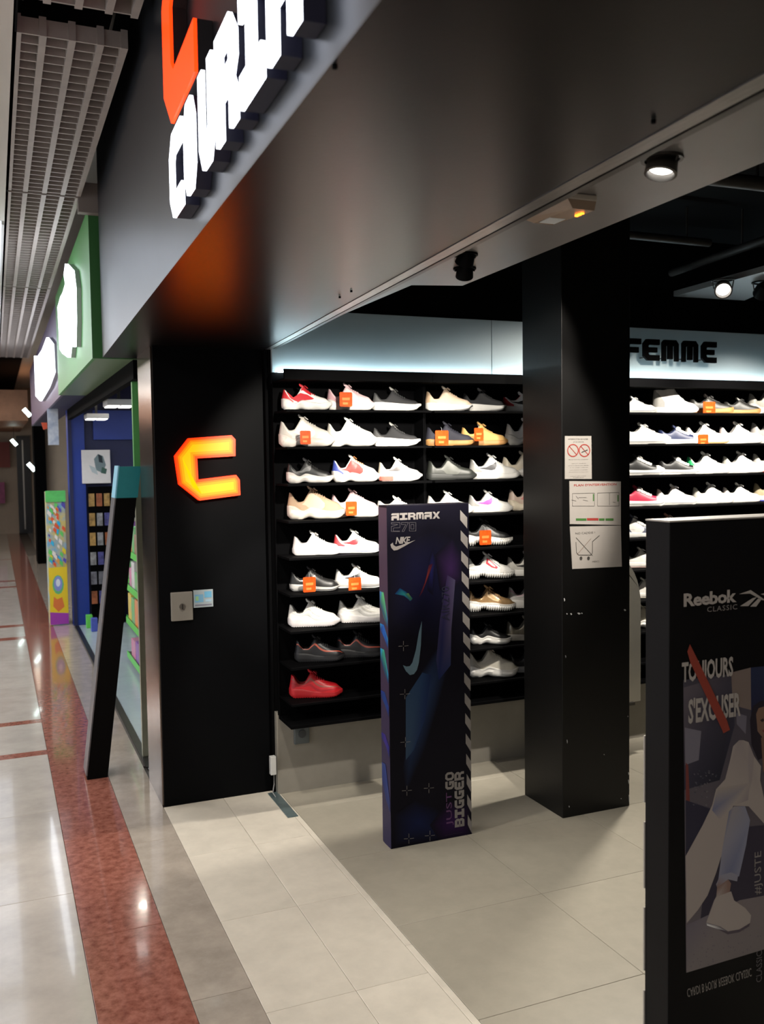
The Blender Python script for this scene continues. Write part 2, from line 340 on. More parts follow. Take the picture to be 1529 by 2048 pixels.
# ================================================================== shop fascia and soffit
fx = lambda y: 0.42+0.023*y
def slab(pts, z0, z1):     # plan polygon extruded in z
    b = MB(); n = len(pts)
    b.add([(x, y, z0) for x, y in pts]+[(x, y, z1) for x, y in pts], [tuple(range(n))[::-1], tuple(range(n, 2*n))]+[(i, (i+1) % n, n+(i+1) % n, n+i) for i in range(n)]); return b
Y0, Y1 = -2.5, 4.97
ZF = 2.2
fas = st(slab([(fx(Y0), Y0), (fx(Y0)+.02, Y0), (fx(Y1)+.02, Y1), (fx(Y1), Y1)], ZF+.001, 3.44), 'wall_fascia', fascia_m)
st(slab([(fx(Y1)+.02, Y1-.02), (1.25, Y1-.02), (1.25, Y1), (fx(Y1)+.02, Y1)], ZF+.001, 3.0), 'end_cap', black_matte, fas)
tx = lambda y: 0.972+0.0594*y   # silver track line
sof = st(slab([(fx(Y0)+.0, Y0), (tx(Y0), Y0), (tx(4.43), 4.43), (tx(4.43), Y1), (fx(Y1), Y1)], ZF-.004, ZF+.001), 'ceiling_soffit', soffit_m)
st(slab([(tx(Y0)+.002, Y0), (tx(Y0)+.052, Y0), (tx(4.43)+.03, 4.43), (tx(4.43)+.002, 4.43)], ZF-.006, ZF+.01), 'steel_track', steel, sof)
st(slab([(tx(Y0)+.054, Y0), (tx(Y0)+.066, Y0), (tx(4.43)+.038, 4.43), (tx(4.43)+.031, 4.43)], ZF+.012, ZF+.05), 'track_slot', black_matte, sof)
st(slab([(tx(Y0)+.066, Y0), (tx(Y0)+.088, Y0), (tx(4.43)+.052, 4.43), (tx(4.43)+.038, 4.43)], ZF-.004, ZF+.06), 'track_lip', steel_dk, sof)
pnl = lambda y: 1.155+0.06*y
pl_ = st(slab([(pnl(-2), -2), (1.43, -2), (1.572, 2.98), (pnl(2.98)+.06, 3.03), (pnl(3.9), 3.9), (pnl(3.9)-.05, 3.9)], 2.27, 2.30), 'ceiling_light_panel', panel_m)
st(MB().box(1.0, -2.5, 2.36, 1.34, 4.4, 2.9), 'ceiling_bulkhead', black_void)
for px, py in [(670, 127), (703, 580), (680, 592), (1308, 238)]:
    p = at(px, py, 'z', ZF-.004); m_ = MB(); m_.tube([(p.x, p.y, ZF-.005), (p.x, p.y, ZF-.011)], 0.004, 8); m_.build('screw_head', black_matte, sof)

# ---- illuminated lettering on the fascia
ang = math.atan(0.023)
Uf = Vector((-math.sin(ang), -math.cos(ang), 0))       # reading direction: towards the camera
ff = frame((fx(0), 0, 0), Uf, (0, 0, 1)); 
# ff normal = U x V : points to the mall (-x)
lit_white = mat('lit_white_acrylic', (0.8, 0.82, 0.9), 0.3, emit=5.5, ecol=(0.86, 0.9, 1.0))
lit_red = mat('lit_orange_red_acrylic', (0.75, 0.08, 0.01), 0.3, emit=2.0, ecol=(1.0, 0.035, 0.002))
side_navy = mat('violet_letter_return', (0.012, 0.012, 0.03), 0.4, noise=.1)
side_dark = mat('black_letter_return', (0.012, 0.01, 0.012), 0.4, noise=0.1)
names = {'C': 'first', 'O': 'second', 'U': 'third'}
def fitted(ch, y_far, y_near, z0, z1, label, mface, mside, d0=0.001, d1=0.043, nm='illuminated_letter', group=None):
    # label of each letter tells it apart
    q_ = 1.075; y_far *= q_; y_near *= q_; z0 = EYE+(z0-EYE)*q_; z1 = EYE+(z1-EYE)*q_
    t = thing(nm, label, 'sign', ff(-(y_far+y_near)/2, z0, 0.0), group)
    b = MB(); glyph(b, ch, -y_far, z0, -y_near, z1, ff, d0, d1-.008); b.build('letter_return', mside, t)
    b = MB(); glyph(b, ch, -y_far, z0, -y_near, z1, ff, d1-.008, d1); b.build('lit_face', mface, t)
for ch, a, c, l in [('C', 2.225, 2.048, 'white glowing letter C at the start of the shop name'), ('O', 2.025, 1.898, 'white glowing letter O of the shop name'),
                    ('U', 1.85, 1.705, 'white glowing letter U of the shop name'), ('R', 1.685, 1.512, 'first white glowing letter R of the shop name, after the U'),
                    ('I', 1.492, 1.338, 'white glowing letter I of the shop name'), ('R', 1.318, 1.15, 'white glowing letter R after the I, cut by the picture edge')]:
    fitted(ch, a-.004, c+.010, 2.214, 2.402, l, lit_white, side_navy, group='glowing letters of the shop name')
fitted('C', 2.275, 1.875, 2.425, 2.81, 'large glowing red-orange C emblem above the white letters', lit_red, side_dark, nm='illuminated_emblem')

# ---- glowing C on the pilaster
py_ = 4.43
cp = [(165, 415), (345, 402), (362, 420), (362, 490), (200, 500), (205, 590), (365, 570), (380, 590), (383, 655), (210, 678), (125, 610), (107, 490)]
cp = [at(300+a*.4734, 680+c*.4736, 'y', py_-.04) for a, c in cp]; cp = [(p.x, p.z) for p in cp]
cxm = sum(p[0] for p in cp)/12; czm = sum(p[1] for p in cp)/12
fp = Yf(py_)
t = thing('illuminated_emblem', 'glowing yellow-orange C emblem on the black pilaster', 'sign', (cxm, py_, min(p[1] for p in cp)))
MB().prism(cp, fp, 0.0005, 0.036).build('letter_return', mat('glowing_red_return', (0.6, 0.05, 0.01), 0.4, emit=2, ecol=(1, 0.015, 0.0)), t)
def inset(P, d):
    n = len(P); R = []
    A = sum(P[i][0]*P[(i+1) % n][1]-P[(i+1) % n][0]*P[i][1] for i in range(n)); sg = 1 if A > 0 else -1
    for i in range(n):
        a, c, e = Vector(P[i-1]), Vector(P[i]), Vector(P[(i+1) % n])
        n1 = Vector((-(c-a).y, (c-a).x)).normalized()*sg; n2 = Vector((-(e-c).y, (e-c).x)).normalized()*sg
        k = (n1+n2); k /= max(.35, k.dot(n1)); R.append((c.x+k.x*d, c.y+k.y*d))
    return R
MB().prism(cp, fp, 0.036, 0.04).build('rim', mat('glowing_red_rim', (0.8, 0.1, 0.02), 0.4, emit=3, ecol=(1, 0.014, 0.0)), t)
for k, (d, cc, e) in enumerate([(0.006, (1, 0.05, 0.0008), 2.0), (0.012, (1, 0.12, 0.001), 2.0), (0.02, (1, 0.19, 0.0015), 2.0), (.031, (1, .27, .002), 2.0)]):
    MB().prism(inset(cp, d), fp, 0.0402+k*.0004, 0.0404+k*.0004).build('lit_face', mat('glowing_orange_%d' % k, cc, 0.4, emit=e, ecol=cc), t)

# switch box and sticker on the pilaster
p, q = at(342, 1186, 'y', 4.41), at(387, 1240, 'y', 4.41)
t = thing('switch_box', 'pale grey key switch box on the black pilaster', 'switch', ((p.x+q.x)/2, 4.43, q.z))
MB().box(p.x, 4.412, q.z, q.x, 4.4295, p.z, .003).build('housing', paint('warm_grey_plastic', (0.24, 0.22, 0.19)), t)
cxk, czk = (p.x+q.x)/2, (p.z+q.z)/2
MB().tube([(cxk, 4.412, czk), (cxk, 4.404, czk)], .014, 14).build('key_switch', steel, t, smooth=40)
MB().box(cxk-.003, 4.399, czk-.012, cxk+.003, 4.404, czk+.012).build('key', steel_dk, t)
p, q = at(387, 1181, 'y', 4.42), at(427, 1213, 'y', 4.42)
t = thing('sticker', 'small white and blue sticker box beside the switch box', 'sign', ((p.x+q.x)/2, 4.43, q.z))
MB().box(p.x, 4.42, q.z, q.x, 4.4295, p.z, .001).build('card', paint('blue_white_card', (0.36, 0.42, 0.45)), t)
fs_ = Yf(4.42); W = q.x-p.x; Hh = p.z-q.z
R_ = lambda a, c, e, g: [(p.x+a*W, q.z+c*Hh), (p.x+e*W, q.z+c*Hh), (p.x+e*W, q.z+g*Hh), (p.x+a*W, q.z+g*Hh)]
ink([(R_(.06, .3, .5, .75), (.18, .38, .55)), (R_(.1, .4, .25, .65), (.3, .5, .25)), (R_(.55, .55, .92, .9), (.15, .4, .6)), (R_(.6, .3, .9, .45), (.35, .5, .6)), (R_(.06, .1, .92, .18), (.2, .2, .25))], fs_, t, printm)

# door sensor with cable and floor plate beside the pilaster
t = thing('sensor_box', 'small white sensor box with a cable beside the pilaster foot', 'sensor', (1.262, 4.34, 0.0))
p, q = at(541, 1514, 'y', 4.34), at(553, 1549, 'y', 4.34)
MB().box(p.x, 4.335, q.z, q.x, 4.3645, p.z, .003).build('housing', paint('white_plastic', (0.55, 0.55, 0.54)), t)
MB().tube([((p.x+q.x)/2+.004, 4.345, q.z+.004), ((p.x+q.x)/2+.005, 4.35, q.z-.05), ((p.x+q.x)/2-.004, 4.345, .02), ((p.x+q.x)/2+.004, 4.32, .005)], .0025, 6).build('cable', paint('grey_cable', (.3, .3, .3)), t)
p, q = at(548, 1590, 'z', 0), at(560, 1612, 'z', 0)
tag(MB().box(1.20, 4.05, 0.0003, 1.25, 4.395, 0.004, .001).build('floor_plate', mat('bluish_steel_plate', (0.2, 0.28, 0.30), 0.35, .6, noise=.2, nscale=20)), 'narrow steel floor plate at the pilaster foot', 'plate')

# wall socket on the plinth
p, q = at(589, 1449, 'y', 4.345), at(620, 1486, 'y', 4.345)
t = thing('wall_socket', 'grey square wall socket on the plinth left of the blue panel', 'socket', ((p.x+q.x)/2, 4.365, q.z))
MB().box(p.x, 4.345, q.z, q.x, 4.3645, p.z, .004).build('housing', paint('slate_plastic', (0.10, 0.115, 0.12)), t)
MB().tube([((p.x+q.x)/2, 4.345, (p.z+q.z)/2), ((p.x+q.x)/2, 4.340, (p.z+q.z)/2)], .02, 16).build('socket_ring', paint('dark_plastic', (0.05, 0.055, 0.06)), t, smooth=40)

# ================================================================== light box above the shelves
SF, SB = 4.14, 4.36          # shelf front and back
led = mat('led_strip_light', (0.8, 0.95, 1), 0.4, emit=26, ecol=(0.72, 0.93, 1.0))
for k, (x0, x1, lab) in enumerate(((1.262, 2.478, 'white backlit sign band above the left shoe bays'), (2.482, 3.30, 'white backlit sign band behind the black column'), (3.304, 5.6, 'white backlit sign band behind the black department letters'))):
    t = thing('light_band', lab, 'light', (x0, 4.385, 2.0))
    MB().box(x0, 4.375, 1.98, x1, 4.395, 2.388, .001).build('diffuser_panel', white_wall, t)
    MB().box(x0+.01, 4.342, 2.082, x1-.01, 4.358, 2.087).build('led_strip', led, t)
ft = Yf(4.318)
for k, (ch, a, e, lab) in enumerate([('F', 1251, 1286, 'black cut-out letter F beside the column'), ('E', 1289, 1323, 'first black cut-out letter E of the department sign'), ('M', 1327, 1361, 'first black cut-out letter M of the department sign'),
                     ('M', 1367, 1400, 'second black cut-out letter M of the department sign'), ('E', 1406, 1437, 'last black cut-out letter E of the department sign')]):
    p, q = at(a, 725-(4-k)*1.6, 'y', 4.30), at(e, 684-(4-k)*1.7, 'y', 4.30)
    t = thing('sign_letter', lab, 'letter', ((p.x+q.x)/2, 4.318, p.z), 'department sign letters'); b = MB(); glyph(b, ch, p.x, p.z, q.x-.006, q.z, ft, 0.0, 0.016); b.build('letter_block', black_matte, t)
    MB().tube([((p.x+q.x)/2-.03, 4.316, p.z+.02), ((p.x+q.x)/2-.03, 4.3755, p.z+.02)], .004, 6).build('standoff', steel_dk, t)

# ================================================================== shelf units
ZR = [1.892-0.1737*k for k in range(9)]
bays = [(1.252, 2.012, 'left black shelf unit beside the pilaster'), (2.014, 3.18, 'middle black shelf unit behind the column'), (3.184, 5.2, 'right black shelf unit under the department letters')]
for x0, x1, lab in bays:
    t = thing('shelf_unit', lab, 'shelf', ((x0+x1)/2, SB, 0.41), 'black shoe shelf units')
    MB().box(x0, SB-.012, 0.40, x1, SB+.004, 2.029).build('back_panel', black_matte, t)
    for a in (x0, x1-.006): MB().box(a, SF+(.10 if a > 1.3 else .20), 0.40, a+.006, SB-.012, 2.029).build('side_panel', black_matte, t)
    MB().box(x0, SF, 0.385, x1, SB-.012, 0.40).build('bottom_panel', black_matte, t)
    MB().box(x0, SF, 2.03, x1, SF+.015, 2.078).build('top_lip', black_matte, t)
    MB().box(x0, SF+.015, 2.03, x1, 4.359, 2.035).box(x0, 4.355, 2.035, x1, 4.359, 2.081).build('trough', black_matte, t)
    sm = None
    for z in ZR:
        if sm is None: o = MB().box(x0+.007, SF, z-.011, x1-.007, SB-.013, z-.001).build('shelf', black_matte, t); sm = o; z_0 = z
        else: o = bpy.data.objects.new('shelf', sm.data); COL.objects.link(o); o.parent = t; o.location = (0, 0, z-z_0)

# ================================================================== shoes
def keyf(ks):
    X = [k[0] for k in ks]; Yv = [k[1] for k in ks]
    def f(t):
        t = min(max(t, X[0]), X[-1])
        for i in range(len(X)-1):
            if t <= X[i+1]:
                h = X[i+1]-X[i]; s = (t-X[i])/h
                def m(j):
                    if j == 0 or j == len(X)-1: return 0.0 if j else (Yv[1]-Yv[0])/(X[1]-X[0])*0.5
                    a = (Yv[j]-Yv[j-1])/(X[j]-X[j-1]); c = (Yv[j+1]-Yv[j])/(X[j+1]-X[j])
                    return 0 if a*c <= 0 else 2*a*c/(a+c)
                m0, m1 = m(i)*h, m(i+1)*h
                return (2*s**3-3*s*s+1)*Yv[i]+(s**3-2*s*s+s)*m0+(-2*s**3+3*s*s)*Yv[i+1]+(s**3-s*s)*m1
        return Yv[-1]
    return f
W0 = keyf([(0, .032), (.12, .034), (.32, .031), (.5, .036), (.7, .046), (.86, .045), (1, .036)])
O0 = keyf([(0, .002), (.03, .014), (.1, .022), (.22, .023), (.33, .018), (.42, .008), (.47, 0.0), (1, 0)])
HT = {
 'run':    [(0, .102), (.04, .100), (.1, .082), (.18, .064), (.27, .064), (.36, .094), (.42, .116), (.5, .100), (.62, .080), (.78, .064), (.9, .056), (1, .041)],
 'low':    [(0, .092), (.04, .090), (.1, .073), (.18, .058), (.27, .059), (.36, .086), (.42, .106), (.5, .089), (.62, .070), (.78, .056), (.9, .050), (1, .036)],
 'chunky': [(0, .112), (.04, .109), (.1, .090), (.18, .072), (.27, .074), (.36, .106), (.42, .127), (.5, .112), (.62, .096), (.78, .077), (.9, .066), (1, .047)],
 'canvas': [(0, .078), (.04, .078), (.1, .069), (.18, .060), (.27, .060), (.36, .076), (.42, .090), (.5, .080), (.62, .064), (.78, .051), (.9, .046), (1, .034)],
 'high':   [(0, .122), (.04, .124), (.1, .124), (.2, .122), (.3, .128), (.38, .142), (.43, .138), (.5, .112), (.62, .078), (.78, .057), (.9, .050), (1, .036)],
}
SO = {  # top, bottom, bulge, teeth
 'flat':   dict(top=[(0, .034), (.3, .030), (.6, .026), (.85, .026), (1, .028)], bot=[(0, .006), (.08, 0), (.75, 0), (.92, .004), (1, .014)], bul=.004, teeth=0),
 'cortez': dict(top=[(0, .036), (.3, .032), (.6, .022), (.85, .020), (1, .024)], bot=[(0, .010), (.08, 0), (.75, 0), (.92, .004), (1, .014)], bul=.004, teeth=0),
 'wedge':  dict(top=[(0, .046), (.3, .043), (.6, .036), (.85, .032), (1, .036)], bot=[(0, .012), (.1, 0), (.7, 0), (.9, .008), (1, .024)], bul=.006, teeth=0),
 'chunky': dict(top=[(0, .060), (.12, .056), (.28, .036), (.42, .050), (.6, .040), (.8, .034), (1, .040)], bot=[(0, .014), (.08, 0), (.26, .001), (.38, .008), (.5, .002), (.78, 0), (.92, .006), (1, .020)], bul=.009, teeth=0),
 'serr':   dict(top=[(0, .056), (.15, .052), (.3, .044), (.5, .044), (.8, .036), (1, .038)], bot=[(0, .010), (.08, 0), (.24, .001), (.3, .012), (.36, .012), (.42, .004), (.8, .002), (.92, .008), (1, .020)], bul=.008, teeth=.010),
 'air':    dict(top=[(0, .044), (.2, .042), (.4, .034), (.6, .030), (.85, .028), (1, .034)], bot=[(0, .012), (.1, 0), (.7, 0), (.9, .006), (1, .018)], bul=.004, teeth=.0022),
 'canvas': dict(top=[(0, .030), (.3, .027), (.6, .025), (.85, .030), (1, .034)], bot=[(0, .003), (.08, 0), (.8, 0), (.94, .003), (1, .010)], bul=.003, teeth=0),
}
TS = [0, .006, .018, .036, .06, .09, .13, .17, .21, .25, .29, .33, .37, .40, .43, .46, .49, .53, .58, .63, .68, .73, .78, .83, .87, .905, .935, .96, .98, .993, 1.0]
def endr(t):
    a = min(1, t/.10); e = min(1, (1-t)/.17)
    return math.sqrt(max(0, 1-(1-a)**2))*math.sqrt(max(0, 1-(1-e)**2))
SM = {}
def shoe_mat(c, kind='leather'):
    key = 'shoe_%s_%s' % (kind, '_'.join('%02d' % int(v*99) for v in c))
    if kind == 'mesh': return mat(key, c, 0.75, noise=0.18, nscale=900, bump=0.25, bscale=900)
    if kind == 'rubber': return mat(key, c, 0.55, noise=0.06, nscale=40)
    if kind == 'gloss': return mat(key, c, 0.25, 0.5, noise=0.2, nscale=60)
    return mat(key, c, 0.42, noise=0.08, nscale=60, bump=0.1, bscale=400)
WH = (.80, .78, .74); BK = (.018, .018, .02); GY = (.35, .34, .32); RD = (.55, .02, .03); GUM = (.50, .26, .09); CRM = (.68, .60, .47); OR = (.75, .14, .04)
SWO = [(.06, .66), (.2, .44), (.33, .22), (.43, .12), (.5, .2), (.53, .4), (.52, .68)]
SWI = [(.06, .66), (.2, .52), (.33, .38), (.41, .32), (.45, .36), (.48, .48), (.52, .68)]
def make_shoe(label, style='low', sole='flat', up_=WH, so=WH, acc=None, decor='', lace=None, lin=None, k=1.0, kind='leather', group=None, heel=None, tongue=None, toe=None, sole2=None, name='sneaker'):
    L = 0.29; hk = keyf(HT[style]); sd = SO[sole]; tk, bk = keyf(sd['top']), keyf(sd['bot'])
    def X(t): return (-L/2+t*L)*k
    def wdt(t): return W0(t)*endr(t)
    def surf(t, v, side, off=0.0):
        wv, ov = wdt(t), O0(t); ov = min(ov, wv*.8); bz = tk(t)-.002; hz = max(hk(t), bz+.004)
        a = v*math.pi/2; ca = math.cos(a)**.62; sa = math.sin(a)
        y = ov+(wv-ov)*ca; z = bz+(hz-bz)*sa
        lean = (.012*sa*(1-min(1, t/.25)))-(.010*sa*max(0, (t-.85)/.15))
        dy, dz = off*math.cos(a)*.9+off*.1, off*math.sin(a)
        dx = 0
        if t < .06: dx = -off*(1-t/.06)
        if t > .93: dx = off*(t-.93)/.07
        return Vector((X(t)+(lean+dx)*k, side*(y+dy)*k, (z+dz)*k))
    root = thing(name, label, 'shoe', (0, 0, 0), group)
    # sole
    dense = TS if not sd['teeth'] else sorted(set([round(i/88, 4) for i in range(89)]+[.006, .018, .98, .993]))
    def sole_mesh(z_lo, z_hi, grow):
        secs = []
        for i, t in enumerate(dense):
            wv = (W0(t)+.004+grow)*endr(t); lo, hi = z_lo(t), z_hi(t)
            if sd['teeth'] and z_lo is bk and .05 < t < .95: lo += sd['teeth']*(((i//2) % 2))
            e = (sd['bul'] if sole in ('chunky', 'serr') else .001)*endr(t)
            if sole == 'chunky': e *= 1+.6*math.sin(t*19)
            ex = L*.012*(1 if t > .98 else (-1 if t < .006 else 0)); mid = (lo+hi)/2; h_ = hi-lo
            half = [(wv*.90, lo), (wv+e*.6, lo+h_*.22), (wv+e, mid), (wv+e*.2, lo+h_*.72), (wv+e*.5, hi-h_*.1), (wv*.94, hi)]
            secs.append([((X(t)/k+ex*(1 if 0 < j < 5 else .4))*k, -y*k, z*k) for j, (y, z) in enumerate(half)]+[((X(t)/k+ex*(1 if 0 < j < 5 else .4))*k, y*k, z*k) for j, (y, z) in reversed(list(enumerate(half)))])
        return MB().loft(secs)
    if sole2:
        midf = lambda t: bk(t)+(.006 if sole != 'air' else .010)
        sole_mesh(bk, midf, .001).build('outsole', shoe_mat(sole2, 'rubber'), root, smooth=50)
        sole_mesh(lambda t: midf(t)+.0001, tk, 0).build('sole', shoe_mat(so, 'rubber'), root, smooth=50)
    else: sole_mesh(bk, tk, 0).build('sole', shoe_mat(so, 'rubber'), root, smooth=50)
    # upper
    NV = 9; b = MB()
    for side in (-1, 1):
        g = [[surf(t, j/(NV-1), side) for t in TS] for j in range(NV)]; n = len(TS)
        b.add([p for r in g for p in r], [(j*n+i, j*n+i+1, (j+1)*n+i+1, (j+1)*n+i) for j in range(NV-1) for i in range(n-1)])
    b.build('upper', shoe_mat(up_, kind), root, smooth=55, merge=True)
    # lining
    lt_ = [t for t in TS if t <= .46]; b = MB()
    for side in (-1, 1):
        r0 = [surf(t, 1, side, -.0002) for t in lt_]; r1 = [Vector((p.x, p.y*.86, p.z-.006*k)) for p in r0]
        r2 = [Vector((p.x+(.006*k if i < 4 else 0), p.y*.75, (tk(lt_[i])+.006)*k)) for i, p in enumerate(r0)]; r3 = [Vector((p.x, 0, p.z)) for p in r2]; n = len(lt_)
        rr = [r0, r1, r2, r3]; b.add([p for r in rr for p in r], [(j*n+i, j*n+i+1, (j+1)*n+i+1, (j+1)*n+i) for j in range(3) for i in range(n-1)])
    b.build('lining', shoe_mat(lin or tuple(v*.4 for v in up_), 'mesh'), root, smooth=60, merge=True)
    # tongue
    tc = tongue or up_; p0, p1 = surf(.52, 1, 1), surf(.43, 1, 1); top = .012 if style != 'high' else .006
    path = [(p0.x, p0.z-.003*k), (p1.x, p1.z+.001*k), (p1.x-.014*k, p1.z+top*.7*k), (p1.x-.022*k, p1.z+(top+.004)*k)]
    secs = []
    for i, (x, z) in enumerate(path):
        wv = (.010, .015, .019, .013)[i]*k; th = (.002, .003, .0035, .002)[i]*k
        secs.append([(x-th, -wv, z-th*2), (x+th, -wv, z), (x+th*1.4, 0, z+th*1.2), (x+th, wv, z), (x-th, wv, z-th*2), (x-th, 0, z-th)])
    MB().loft(secs).build('tongue', shoe_mat(tc, 'mesh'), root, smooth=50)
    # laces
    lc = lace or tuple(min(.85, v*1.1+.02) for v in up_); b = MB()
    tts = (.45, .49, .53, .57, .61, .65) if style != 'high' else (.40, .44, .48, .52, .56, .60, .64)
    for i, tt in enumerate(tts):
        vv = [.66, .76, .86, .95]
        pts = [surf(tt+.012*(1-(v-.66)/.34), v, -1, .0025) for v in vv]+[surf(tt-.012*(1-(v-.66)/.34), v, 1, .0025) for v in reversed(vv)]
        b.tube(pts, (.0042 if 'fatlace' in decor else .0024)*k, 5)
    q = surf(tts[0], .97, -1, .004)
    for sgn in (-1, 1):
        b.tube([q, q+Vector((.006, sgn*.014, .004))*k, q+Vector((.016, sgn*.026, -.004))*k, q+Vector((.022, sgn*.018, -.008))*k, q+Vector((.006, sgn*.004, 0))*k], .0018*k, 5)
    b.build('laces', shoe_mat(lc, 'mesh'), root, smooth=60)
    # overlays
    def patch(nm, lo, hi, c, ts, off=.0014, kd=None, nv=4):
        b = MB()
        for side in (-1, 1):
            g = []
            for j in range(nv+1):
                g.append([surf(t, min(1, max(0, lo(t)+(hi(t)-lo(t))*j/nv)), side, off) for t in ts])
            n = len(ts); b.add([p for r in g for p in r], [(j*n+i, j*n+i+1, (j+1)*n+i+1, (j+1)*n+i) for j in range(nv) for i in range(n-1)])
        return b.build(nm, shoe_mat(c, kd or kind), root, smooth=60)
    def strip(nm, A, B, c, off=.0022, sides=(-1, 1)):
        b = MB()
        for side in sides:
            n = len(A); P = []
            for (t1, v1), (t2, v2) in zip(A, B): P += [surf(t1, v1, side, off), surf((t1+t2)/2, (v1+v2)/2, side, off+.0004), surf(t2, v2, side, off)]
            b.add(P, [(3*i+j, 3*i+3+j, 3*i+4+j, 3*i+1+j) for i in range(n-1) for j in range(2)])
        return b.build(nm, shoe_mat(c), root, smooth=70)
    T = lambda a, c: [a]+[t for t in TS if a < t < c]+[c]
    ac = acc or tuple(v*.9 for v in up_)
    hc = heel or tuple(v*.93 for v in up_)
    patch('heel_counter', lambda t: 0, lambda t: .72-2.2*t if t > .02 else .95, hc, T(0, .24))
    if toe: patch('toe_cap', lambda t: 0, lambda t: .6+.4*min(1, (t-.8)/.1), toe, T(.80, 1), kd='rubber', off=.002)
    else: patch('toe_overlay', lambda t: 0, lambda t: .42-.2*abs(t-.85), tuple(v*.96 for v in up_), T(.66, 1))
    patch('eyestay', lambda t: .60, lambda t: .90, tuple(v*.97 for v in up_), T(.42, .68), off=.001)
    if 'swoosh' in decor: strip('side_emblem', SWO, SWI, ac)
    if 'panel' in decor: patch('side_panel', keyf([(.26, .5), (.4, 0), (.6, 0), (.68, .3)]), keyf([(.26, .55), (.4, .62), (.55, .6), (.68, .35)]), ac, T(.26, .68), off=.001)
    if 'zoom' in decor:
        strip('side_flash', [(.03, .5), (.2, .35), (.34, 0), (.44, 0), (.62, .2)], [(.03, .8), (.24, .7), (.38, .45), (.52, .4), (.66, .3)], ac)
        patch('eyestay_flash', lambda t: .5, lambda t: .98, ac, T(.40, .60), off=.0018)
        patch('heel_flash', lambda t: .05, lambda t: .4, ac, T(0, .10), off=.002)
    if 'wave' in decor:
        for nm, base, c, o_ in (('wave_stripe', .46, ac, .0022), ('lower_wave', .22, tuple(v*.8 for v in hc), .0018), ('upper_wave', .66, tuple(v*.88 for v in up_), .0014)):
            f0 = lambda t, base=base: base+.17*math.sin((t-.02)*8.4)*(1-.25*t)-.08*t
            patch(nm, f0, lambda t, f0=f0: f0(t)+.10, c, T(.02, .99), off=o_, nv=2)
    if 'fila' in decor:
        strip('side_badge', [(.40, .30), (.52, .16), (.62, .16)], [(.42, .58), (.5, .56), (.64, .30)], ac, sides=(-1,)); strip('badge_inner', [(.44, .34), (.52, .25), (.58, .23)], [(.45, .48), (.5, .46), (.59, .29)], up_, off=.003)
        strip('collar_line', [(.05, .6), (.2, .72), (.34, .86), (.5, .62), (.68, .40)], [(.05, .63), (.2, .75), (.35, .89), (.51, .65), (.69, .43)], (.05, .05, .09))
    if 'fatlace' in decor:
        b = MB()
        for i in range(7):
            p = surf(.43+.042*i, .66+.02*(i % 2), -1, .002); r_ = .0078; b.box(p.x-r_, p.y-.006, p.z-r_, p.x+r_, p.y+.004, p.z+r_*.8, .0025)
        b.build('lace_loops', shoe_mat((.8, .8, .78), 'mesh'), root, smooth=60)
    if 'stripeline' in decor:
        sb = MB()
        for i in range(len(TS)-1):
            for side in (-1, 1):
                t0, t1 = TS[i], TS[i+1]; P = []
                for tq in (t0, t1):
                    yy = ((W0(tq)+.004+.0022)*endr(tq))*k; P += [(X(tq), side*yy, .010*k+bk(tq)*k), (X(tq), side*yy, .014*k+bk(tq)*k)]
                sb.add(P, [(0, 1, 3, 2)])
        sb.build('sole_stripe', shoe_mat(ac, 'rubber'), root)
    if 'coral' in decor:
        b = MB(); secs = []
        for t in (.03, .06, .1, .16, .22, .28, .34):
            yy = (W0(t)+.008)*endr(t)*k; secs.append([(X(t), -yy, .004*k), (X(t), -yy-.002*k, .026*k), (X(t), yy+.002*k, .026*k), (X(t), yy, .004*k)])
        b.loft(secs).build('air_unit', shoe_mat((.75, .16, .12), 'rubber'), root, smooth=40)
    return root
TH = math.radians(21)
def place(root, heel_px, toe_px, row, ypx=None):
    z = ZR[row]; yc = 4.245; L = .29
    for _ in range(4):
        dy = L/2*math.sin(TH)
        yb = ypx or 900
        Lx = at(toe_px, yb, 'y', yc-dy).x-at(heel_px, yb, 'y', yc+dy).x; L = Lx/math.cos(TH)
    xc = (at(toe_px, yb, 'y', yc-dy).x+at(heel_px, yb, 'y', yc+dy).x)/2
    k = L/.302; root.scale = (k, k, k*1.2); root.location = (xc, yc, z); root.rotation_euler = (0, 0, -TH); return xc, z
PK = (.72, .50, .52); TAN = (.50, .34, .22)
GL, GM, GR = 'shoes on the left shelf unit', 'shoes on the middle shelf unit', 'shoes on the right shelf unit'
